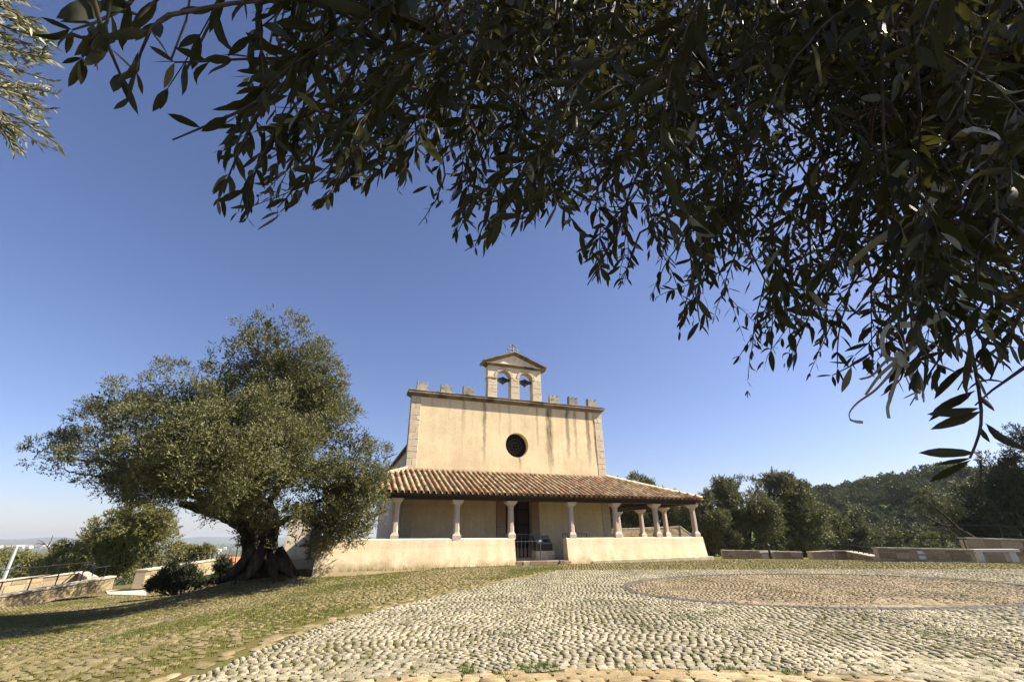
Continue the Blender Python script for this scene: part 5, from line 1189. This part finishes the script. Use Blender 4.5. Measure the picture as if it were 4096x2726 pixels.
def shoot(root, tip, sag, r0, leafL, node, density=1.0, side=True, bound=True, margin=30):
    root = np.array(root); tip = np.array(tip); Ls = np.linalg.norm(tip-root)
    ctrl = (root+tip)/2+np.array([rng.normal(0, .12)*Ls, rng.normal(0, .10)*Ls, sag*Ls])
    n = max(4, int(Ls/node)); t = np.linspace(0, 1, n+1)[:, None]
    c = (1-t)**2*root+2*t*(1-t)*ctrl+t*t*tip; c[1:-1] += rng.normal(0, node*.05, c[1:-1].shape)
    twigs.append((c[::2] if n > 10 else c, r0, r0*.35))
    tg = unit(np.gradient(c, axis=0)); ph = rng.uniform(0, pi)
    for i in range(1, n+1):
        if rng.random() > density: continue
        ref = unit(np.cross(tg[i], [.2, .3, 1.0])); ref2 = np.cross(tg[i], ref); a = ph+(i % 2)*pi/2+rng.normal(0, .25)
        s1 = ref*cos(a)+ref2*sin(a)
        for sg in (-1, 1):
            if rng.random() < .12: continue
            th = radians(rng.uniform(28, 62)); d = tg[i]*cos(th)+s1*sg*sin(th)+np.array([0, 0, -.22]); d /= np.linalg.norm(d)
            nn = np.array([rng.normal(0, .6), rng.normal(0, .6), 1.0]); nn -= d*(nn@d)
            LF['B'].append(c[i]); LF['D'].append(d); LF['N'].append(nn/np.linalg.norm(nn)); LF['L'].append(leafL*rng.uniform(.62, 1.12)*(1-.45*(i/n)**3)); LF['W'].append(rng.uniform(.18, .275))
    if rng.random() < .7:
        LF['B'].append(c[-1]); LF['D'].append(tg[-1]); nn = unit(np.cross(tg[-1], rng.normal(0, 1, 3))); LF['N'].append(nn); LF['L'].append(leafL*.6); LF['W'].append(.24)
    if side:
        for q in range(rng.integers(0, 4)):
            i = rng.integers(1, max(2, int(n*.8))); s = unit(tg[i]+rng.normal(0, .7, 3)+np.array([0, 0, -.5])); L2 = Ls*rng.uniform(.22, .42)
            if bound:
                e_ = c[i]+s*L2; x_, y_, dd = proj(e_)
                if dd > .1 and y_ > yb(x_)-margin*.3: continue
            shoot(c[i], c[i]+s*L2, -.05, r0*.6, leafL*.85, node, density, False)
    return c
layers = [  # count, distance range, leaf length, node, x range bias, length
    (26, (.70, 1.15), .078, .036, (600, 1500), (.3, .5)),
    (48, (.60, .92), .074, .037, (560, 4150), (.35, .55)),
    (125, (.88, 1.35), .078, .037, (640, 4200), (.35, .65)),
    (66, (1.25, 1.8), .077, .038, (900, 4250), (.4, .75)),
    (38, (1.6, 2.3), .076, .040, (1250, 4300), (.5, .85))]
for (cnt, (d0, d1), lL, nd, (x0, x1), (l0, l1)) in layers:
    k_ = 0
    while k_ < cnt:
        x = x0+(x1-x0)*rng.random()**.78
        yl = yb(x); edge = rng.random() < .50
        y = yl-abs(rng.normal(0, 40))-4 if edge else rng.uniform(-260, yl-60)
        rho = (.30+.70*smooth(60, 620, yl-y))*(.50 if 2350 < x < 3500 and y > 450 else 1)*(1.15 if x > 3500 else 1)
        if rng.random() > rho: k_ += .35; continue
        if x < 1300 and d0 > 1.4 and rng.random() < .45: k_ += .3; continue
        d = rng.uniform(d0, d1); tip = at(x, y, d); Ls = rng.uniform(l0, l1)*(1 if d0 > .9 else .8)
        lean = rng.normal(.42, .35); back = rng.normal(0, .25)
        root = tip+np.array([lean, back, 1.0])/np.linalg.norm([lean, back, 1.0])*Ls
        rx, ry, rd = proj(root)
        if rd > .15 and ry > yb(rx)-20: k_ += .2; continue
        if rd < .35: k_ += .1; continue
        shoot(root, tip, .10, .0022+.0012*Ls, lL, nd); k_ += 1
# individually placed sprays seen against the sky: (root px, tip px, distance, leaf length)
for (rx, ry, tx, ty, d, lL, sg) in [(360, -60, 520, 385, .72, .062, -.05), (480, -80, 330, 230, .74, .060, -.1), (560, -50, 290, 120, .78, .058, -.12), (680, 60, 545, 285, .70, .05, .05), (700, -60, 420, 170, .9, .06, -.1),
        (1100, 380, 690, 560, .80, .064, .05), (1250, 200, 700, 250, .85, .066, .08), (1100, 520, 990, 870, .95, .055, 0), (1290, 560, 1110, 830, 1.0, .055, 0), (1000, 500, 870, 800, .9, .055, 0),
        (1620, 560, 1590, 760, 1.0, .05, 0), (1780, 700, 1675, 900, 1.5, .045, .05), (2020, 640, 1900, 985, .95, .06, 0), (2180, 620, 2090, 880, .95, .06, 0), (2480, 900, 2350, 1140, .9, .055, .05), (2560, 930, 2490, 1120, 1.2, .05, 0),
        (3080, 900, 2960, 1420, 1.4, .055, 0), (3150, 1000, 3010, 1400, 1.6, .05, 0), (3240, 980, 3140, 1450, 1.5, .052, 0), (3480, 1050, 3280, 1400, 1.3, .055, .03), (3330, 1060, 3180, 1350, 1.6, .05, 0), (2700, 1000, 2600, 1200, 1.5, .052, 0), (2950, 1000, 2860, 1260, 1.5, .052, 0), (3640, 1180, 3420, 1420, 1.1, .055, 0), (4150, 1000, 4040, 1330, .9, .06, 0), (1450, 560, 1310, 790, .9, .06, 0), (1560, 640, 1450, 735, 1.2, .055, 0), (1900, 640, 1830, 930, 1.2, .055, 0),
        (2800, 1050, 2720, 1325, 1.5, .052, 0), (2900, 1080, 2640, 1180, 1.3, .052, .05), (3060, 1120, 2990, 1560, 1.75, .050, .02), (3300, 1140, 3240, 1490, 1.7, .05, 0), (3420, 1100, 3350, 1470, 1.1, .056, .03), (3560, 1250, 3060, 1250, 1.5, .045, .05),
        (3620, 1330, 3330, 1500, 1.0, .062, .05), (3700, 1380, 3560, 1560, .95, .06, .05), (3860, 1250, 3640, 1620, 1.0, .056, 0), (3960, 1150, 3830, 1560, 1.0, .060, 0), (4120, 1200, 3960, 1520, .95, .060, 0), (4130, 1450, 3900, 1620, 1.0, .05, .1)]:
    shoot(at(rx, ry, d*1.05), at(tx, ty, d), sg, .0030, lL, .030, 1.0, False)
# the lowest spray at the right
c = [at(3860, 1180, 1.0), at(3870, 1330, .98), at(3900, 1470, .96), at(3925, 1640, .94), at(3915, 1740, .93), at(3880, 1830, .92)]
cc = catmull(np.array(c), .03); twigs.append((cc, .0042, .0018))
for (bx, by, tx, ty) in [(3925, 1630, 3705, 1665), (3928, 1640, 3730, 1780-60), (3910, 1810, 3672, 1810), (3890, 1830, 3735, 1850), (3885, 1835, 3710, 1925), (3930, 1690, 4095, 1810), (3905, 1560, 3700, 1672), (3912, 1570, 3975, 1650), (3880, 1420, 3960, 1470), (3885, 1330, 3830, 1590), (3900, 1500, 3950, 1600), (3870, 1290, 4020, 1420), (3915, 1700, 3950, 1765), (3890, 1330, 4010, 1330), (3878, 1450, 3740, 1600), (3900, 1560, 3720, 1650)]:
    b = at(bx, by, .94); t_ = at(tx, ty, .94+rng.uniform(-.03, .03)); L = np.linalg.norm(t_-b)
    LF['B'].append(b); LF['D'].append((t_-b)/L); nn = unit(np.cross((t_-b)/L, rng.normal(0, .35, 3)+CF*0+np.array([0, 1.0, .2])) ); nn = unit(np.cross(nn, (t_-b)/L)+rng.normal(0, .25, 3)); LF['N'].append(nn); LF['L'].append(L); LF['W'].append(.22)
twigs.append((np.array([at(3922, 1840, .92), at(3925, 1900, .92), at(3915, 1950, .92), at(3905, 1975, .92), at(3880, 2010, .92)]), .0016, .0007))
# hanging shoots forming the body; boughs they grow from
boughs = []
def add_bough(pts, r0, r1, rec=True):
    c = catmull(np.array(pts), .12); c[1:-1] += rng.normal(0, .012, c[1:-1].shape)
    if rec: boughs.append(c)
    m = MB(); m.tube(list(c-FB), list(np.linspace(r0, r1, len(c))), 9, True, fl(2, .06, 3, 5)); m.build('bough', M_['bark'], fol, sm=True); return c
main = [add_bough(p, r, .02, False) for p, r in [([(5.2, -1.0, 2.6), (4.4, 0, 4.0), (3.2, .5, 4.9), (1.6, .8, 5.0), (.2, .8, 4.7), (-.9, .7, 4.3)], .12),
    ([(5.2, -1.0, 2.6), (4.9, .6, 4.2), (4.2, 1.4, 5.1), (3.0, 1.8, 5.4), (1.6, 1.6, 5.2)], .12), ([(5.2, -1.0, 2.6), (5.2, .2, 3.6), (5.0, 1.0, 4.4), (4.6, 1.8, 4.7)], .09)]]
MP = np.vstack(main)
for q in range(46):      # thin drooping secondary branches hanging down into the view
    x = 650+3500*rng.random()**.8; y = rng.uniform(100, max(160, yb(x)-260)); d = rng.uniform(.95, 2.5); e_ = at(x, y, d)
    b = MP[np.argmin(np.linalg.norm(MP-e_-[.5, -.1, 1.2], axis=1))]; mid = (b+e_)/2+np.array([rng.normal(0, .15), rng.normal(0, .15), .35]); tt = np.linspace(0, 1, 18)[:, None]
    cv = (1-tt)**2*b+2*tt*(1-tt)*mid+tt*tt*e_+rng.normal(0, .010, (18, 3)); px_, py_, dd_ = proj(cv)
    if ((dd_ > .1) & (py_ > yb(px_)-60)).any() or np.linalg.norm(cv-CC, axis=1).min() < .7: continue
    boughs.append(cv[7:]); twigs.append((cv, .009, .0028))
m = MB(); tc_ = catmull(np.array([(0, 0, -.1), (.1, .05, .8), (.05, -.05, 1.8), (0, 0, 2.65)]), .2); m.tube(list(tc_), list(np.linspace(.55, .34, len(tc_))), 20, True, fl(3, .09, 5, 8)); m.build('trunk', M_['bark'], fol, sm=True)
BP = np.vstack(boughs); extra = []
for (c, r0, r1) in twigs[:1400]:
    if r0 < .0024: continue
    q = c[0]; k_ = np.argmin(np.linalg.norm(BP-q-[.05, 0, .12], axis=1)); b = BP[k_]
    if np.linalg.norm(b-q) < .75: 
        mid = (b+q)/2+np.array([rng.normal(0, .06), rng.normal(0, .06), .12]); tt = np.linspace(0, 1, 8)[:, None]; cv = (1-tt)**2*b+2*tt*(1-tt)*mid+tt*tt*q
        px_, py_, dd_ = proj(cv); bad = (dd_ > .1) & (py_ > yb(px_)-10)
        if not bad.any(): extra.append((cv, .0038, r0))
B = np.array(LF['B']); D = np.array(LF['D']); N = np.array(LF['N']); L = np.array(LF['L']); Wr = np.array(LF['W'])
px0, py0, d0_ = proj(B); px1, py1, d1_ = proj(B+D*L[:, None])
ok = (d1_ > .25) & (d0_ > .25); lim = yb(px1)
keep = ok & ((py1 < lim+45) | (np.arange(len(B)) > 1e9)); 
nfix = 16
special = np.zeros(len(B), bool); special[-nfix:] = True
# leaves belonging to the hand placed sprays are allowed a little below the outline
keep = ok & ((py1 < lim+60) | special | ((px1 > 2900) & (py1 < lim+140)) | ((px1 < 640) & (py1 < 520)))
B, D, N, L, Wr, d0_, px0, py0 = B[keep], D[keep], N[keep], L[keep], Wr[keep], d0_[keep], px0[keep], py0[keep]
def leaf_template(curl=.06, fold=.10, droop=0.0, seed=0):
    r_ = np.random.default_rng(seed); rows = [(.0, .0), (.06, .12), (.22, .66), (.42, .98), (.62, .98), (.82, .62), (1.0, 0.)]; V = []; F = []
    for q, (t, w) in enumerate(rows):
        z = -curl*t*t+curl*.3*sin(t*5+seed); wob = 1+r_.uniform(-.08, .08)
        if w == 0: V.append((t, 0, z))
        else: V += [(t, -w/2*wob, z+fold*w*.5), (t, 0, z), (t, w/2*wob, z+fold*w*.5)]
    F = [(0, 1, 2), (0, 2, 3)]
    for q in range(4): a = 1+3*q; F += [(a, a+3, a+1), (a+1, a+3, a+4), (a+1, a+4, a+2), (a+2, a+4, a+5)]
    a = 13; F += [(a, a+3, a+1), (a+1, a+3, a+2)]
    return np.array(V), np.array(F)
temps = [leaf_template(.10, .05, 0, 1), leaf_template(-.03, .09, 0, 2), leaf_template(.18, .07, 0, 3), leaf_template(.04, -.04, 0, 4), leaf_template(.26, .12, 0, 5), leaf_template(.08, .02, 0, 6)]
simpleT = (np.array([(0, 0, 0), (.3, -.45, .02), (.7, -.42, 0), (1, 0, -.05), (.7, .42, 0), (.3, .45, .02), (.5, 0, -.02)]), np.array([(0, 1, 6), (1, 2, 6), (2, 3, 6), (3, 4, 6), (4, 5, 6), (5, 0, 6)]))
Sd = unit(np.cross(N, D)); N2 = np.cross(D, Sd)
area = L*L*Wr/np.maximum(d0_, .3)**2; vis = (px0 > 0) & (px0 < 4096) & (py0 > 0); sc = np.where(vis, area, -1); order = np.argsort(-sc)[:300]
ind = np.zeros(len(B), bool); ind[order] = True
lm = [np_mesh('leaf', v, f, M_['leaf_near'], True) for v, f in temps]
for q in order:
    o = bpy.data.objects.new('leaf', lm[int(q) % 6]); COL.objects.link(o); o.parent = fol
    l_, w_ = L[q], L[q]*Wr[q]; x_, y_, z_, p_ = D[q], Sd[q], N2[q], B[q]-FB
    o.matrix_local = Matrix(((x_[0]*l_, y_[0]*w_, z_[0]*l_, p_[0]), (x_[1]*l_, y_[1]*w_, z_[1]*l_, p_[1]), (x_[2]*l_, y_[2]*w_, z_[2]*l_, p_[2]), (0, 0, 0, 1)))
Vs, Fs, n0 = [], [], 0
for ti in range(7):
    far = d0_ > 1.7
    sel = np.where((~ind) & ((far & (ti == 6)) | (~far & (np.arange(len(B)) % 6 == ti))))[0]
    T = temps[ti] if ti < 6 else simpleT
    if len(sel) == 0: continue
    V = B[sel][:, None]+(D[sel]*L[sel][:, None])[:, None]*T[0][None, :, :1]+(Sd[sel]*(L[sel]*Wr[sel])[:, None])[:, None]*T[0][None, :, 1:2]+(N2[sel]*L[sel][:, None])[:, None]*T[0][None, :, 2:]
    Vs.append(V.reshape(-1, 3)-FB); F = T[1][None]+(np.arange(len(sel))*len(T[0]))[:, None, None]+n0; Fs.append(F.reshape(-1, 3)); n0 += len(sel)*len(T[0])
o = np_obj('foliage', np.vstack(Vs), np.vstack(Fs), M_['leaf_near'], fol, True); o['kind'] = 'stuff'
print('near leaves', len(B), 'tris', sum(len(f) for f in Fs))
m = MB()
for (c, r0, r1) in twigs+extra: m.tube(list(c-FB), list(np.linspace(r0, r1, len(c))), 4, False)
m.build('twigs', M_['twig'], fol, sm=True)
# rest of this tree's crown, out of view, added to shade the near leaves
r_ = np.random.default_rng(3)
crown_l = [(3.2, .3, 4.6, 1.1), (4.6, .8, 4.4, 1.2), (5.8, .2, 4.2, 1.3), (2.2, 1.6, 4.9, .9), (3.6, 2.2, 4.9, 1.0), (5.0, 2.0, 4.6, 1.2), (1.2, .6, 4.2, .7), (6.6, -1.2, 4.2, 1.3), (4.6, -1.4, 4.9, 1.3), (.6, 1.6, 4.3, .7), (5.4, 1.2, 3.2, .9), (4.8, 2.6, 3.6, .7), (2.2, -.4, 4.0, .9)]
V, F = crown_sprigs(crown_l, 9000, 9, .3, .085, .032, -.1, -.5, 8, .5)
c4 = V.reshape(-1, 4, 3).mean(1); px_, py_, dd_ = proj(c4); bad = (dd_ > .05) & (py_ > yb(np.clip(px_, 0, 4300))-260) & (px_ > -300) & (px_ < 4500) | ((dd_ > .05) & (px_ < 1100) & (px_ > -200))
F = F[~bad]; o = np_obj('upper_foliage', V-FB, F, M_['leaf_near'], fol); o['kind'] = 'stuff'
# far inner layer of small leaves that closes the mass (still this tree, 3 to 4.5 m away)
n = 2400; xs = 1150+(4300-1150)*r_.random(n)**.6; ys = yb(xs)-420-(yb(xs)-300)*r_.random(n)**.75; ds = r_.uniform(1.9, 3.0, n)
fall = np.clip((xs-1150)/900, .25, 1); kp = r_.random(n) < fall; xs, ys, ds = xs[kp], ys[kp], ds[kp]; n = len(xs)
P0 = np.array([at(a, b, c) for a, b, c in zip(xs, ys, ds)]); gd = unit(np.stack([r_.normal(-.35, .35, n), r_.normal(0, .35, n), r_.normal(-.9, .3, n)], -1)); per = 8
t = (np.arange(per)+.5)/per; Bq = (P0[:, None]+gd[:, None]*(t*.26)[None, :, None]).reshape(-1, 3); ld = unit(np.repeat(gd, per, 0)*.9+r_.normal(0, .6, (n*per, 3)))
V, F = leaf_quads(Bq, ld, unit(r_.normal(0, 1, (n*per, 3))+[0, 0, .6]), .072*r_.uniform(.6, 1.15, n*per), .0185*r_.uniform(.7, 1.2, n*per))
c4 = V.reshape(-1, 4, 3); px_, py_, dd_ = proj(c4.reshape(-1, 3)); mx = py_.reshape(-1, 4).max(1); cx = px_.reshape(-1, 4).mean(1)
F = F[mx < yb(cx)-10]; o = np_obj('inner_foliage', V-FB, F, M_['leaf_near'], fol); o['kind'] = 'stuff'
# ribbons tied in the branches
def ribbon(name, pts, w, label, parent=None, twist=0.0, nrm=None):
    pts = catmull(np.array([at(*p) for p in pts]), .006); m = MB(); n = len(pts); vs = []; w = w*.62
    for i, p in enumerate(pts):
        t_ = unit(pts[min(i+1, n-1)]-pts[max(0, i-1)]); a = twist*i/n; s = unit(np.cross(t_, CF))*cos(a)+CF*sin(a)
        s = unit(s-t_*(s@t_)); k_ = unit(np.cross(t_, s))*.0003
        vs += [p-s*w/2-k_, p+s*w/2-k_, p+s*w/2+k_, p-s*w/2+k_]
    fs = [(4*i+a, 4*i+(a+1) % 4, 4*i+4+(a+1) % 4, 4*i+4+a) for i in range(n-1) for a in range(4)]+[(3, 2, 1, 0), tuple(4*(n-1)+a for a in range(4))]
    m.add(vs, fs); o = m.build(name, M_['ribbon'], parent)
    return o
bow = empty('ribbon_bow', (0, 0, 0), 'bunch of white ribbons tied to a twig, curled ends hanging below the leaves at right', 'ribbon')
for pts, w, tw in [([(3600, 1440, .93), (3555, 1500, .92), (3500, 1560, .92), (3430, 1610, .93), (3398, 1650, .93), (3405, 1680, .92), (3452, 1688, .92)], .0085, .8),
                   ([(3610, 1430, .93), (3590, 1500, .92), (3565, 1580, .92), (3550, 1630, .92), (3556, 1672, .92)], .011, .3),
                   ([(3600, 1430, .92), (3520, 1500, .91), (3475, 1560, .91), (3462, 1578, .91)], .010, .5),
                   ([(3600, 1430, .93), (3640, 1500, .92), (3660, 1560, .92), (3668, 1600, .92)], .010, .4),
                   ([(3620, 1440, .93), (3660, 1510, .93), (3690, 1560, .93), (3695, 1608, .93)], .009, .6),
                   ([(3590, 1440, .92), (3540, 1420, .90), (3530, 1350, .90), (3560, 1300, .91), (3600, 1340, .92), (3625, 1420, .92)], .010, 1.2),
                   ([(3600, 1440, .93), (3650, 1400, .93), (3680, 1350, .94), (3665, 1300, .95), (3700, 1270, .95)], .010, .8),
                   ([(3610, 1440, .92), (3550, 1440, .92), (3490, 1500, .92), (3440, 1516, .93)], .008, .7),
                   ([(3600, 1300, .93), (3700, 1290, .93), (3800, 1240, .93), (3860, 1195, .94)], .016, .6),
                   ([(3860, 1190, .94), (3830, 1120, .95), (3810, 1050, .96)], .015, .3), ([(3790, 1250, .94), (3850, 1265, .94), (3960, 1262, .95), (3998, 1255, .95)], .014, .5)]:
    ribbon('ribbon_strip', pts, w, None, bow, tw)
m = MB(); kc = at(3603, 1436, .922); m.tube([kc+[0, 0, -.012], kc, kc+[0, 0, .012]], [.004, .007, .004], 8); m.build('ribbon_knot', M_['ribbon'], bow)
tag(ribbon('ribbon', [(3780, 740, 1.0), (3700, 830, .96), (3590, 910, .93), (3500, 970, .92), (3430, 1030, .92), (3403, 1060, .92), (3412, 1085, .92)], .019, None, None, .5), 'long white ribbon running diagonally down through the dark foliage, its end curled', 'ribbon')
tag(ribbon('ribbon', [(3750, 720, 1.0), (3720, 820, .98), (3700, 920, .97), (3705, 1010, .97)], .016, None, None, .4), 'shorter white ribbon hanging nearly straight down beside the long diagonal one', 'ribbon')
tag(ribbon('ribbon', [(3820, 560, .95), (3880, 520, .94), (3960, 530, .93), (4000, 560, .93), (3960, 600, .93), (3890, 590, .94)], .020, None, None, 1.0), 'looped white ribbon end high among the darkest leaves at right', 'ribbon')
# silvery sprays of another olive at the top left corner
so = empty('silver_olive_branch', tuple(float(c) for c in at(-500, 100, 4.5)), 'sunlit silvery olive sprays entering at the upper left corner', 'tree'); sb = np.array(so.location)
Bs, Ds, Ns = [], [], []; m = MB(); r_ = np.random.default_rng(19)
def spray(p0, p1, d, sag=.03, sub=5, w=.004):
    a, b = at(*p0, d), at(*p1, d+r_.uniform(-.2, .2)); L_ = np.linalg.norm(b-a); n = max(5, int(L_/.028)); t = np.linspace(0, 1, n)[:, None]
    c = a*(1-t)+b*t+np.array([0, 0, -sag*L_*4])*(t*(1-t)); m.tube(list(c[::3]-sb) if n > 9 else list(c-sb), w, 4, False); tg = unit(np.gradient(c, axis=0)); ph = r_.uniform(0, 3)
    for i in range(1, n):
        s1 = unit(np.cross(tg[i], r_.normal(0, 1, 3)))
        for sg in (-1, 1):
            dd = unit(tg[i]*r_.uniform(.7, 1.3)+s1*sg*.7); Bs.append(c[i]); Ds.append(dd); Ns.append(unit(r_.normal(0, 1, 3)))
    if sub:
        for q in range(sub):
            i = r_.integers(1, n-1); e_ = c[i]+unit(tg[i]+r_.normal(0, .45, 3))*L_*r_.uniform(.18, .35)
            x_, y_, _ = proj(c[i]); x2, y2, _ = proj(e_)
            if x2 < 245 and y2 < 640: spray((x_, y_), (x2, y2), np.linalg.norm(c[i]-CC), .02, 0, .003)
for y0 in list(range(-80, 460, 26)):
    reach = np.interp(y0, [-80, 0, 60, 120, 200, 260, 330, 400, 460], [40, 165, 190, 220, 228, 235, 200, 190, 150]); yy = y0+r_.uniform(-15, 15)
    spray((-260, yy-130), (reach*r_.uniform(.6, 1.0), yy+r_.uniform(10, 90)), r_.uniform(3.6, 4.6), .03, 6)
for tx, ty in ((60, 600), (100, 615), (40, 560), (150, 575), (10, 520), (128, 130)): spray((-120, ty-260), (tx, ty), r_.uniform(3.7, 4.3), .03, 4)
Bs, Ds, Ns = map(np.array, (Bs, Ds, Ns)); V, F = leaf_quads(Bs, Ds, Ns, .052*r_.uniform(.7, 1.2, len(Bs)), .013*r_.uniform(.8, 1.3, len(Bs)))
o = np_obj('foliage', V-sb, F, M_['leaf_silver'], so); o['kind'] = 'stuff'; m.build('twigs', M_['twig'], so)
MB().tube([(0, 0, 0), (-1.2, .2, -1.0), (-1.6, .2, -4.5)], [.05, .12, .2], 8).build('limb', M_['bark'], so)
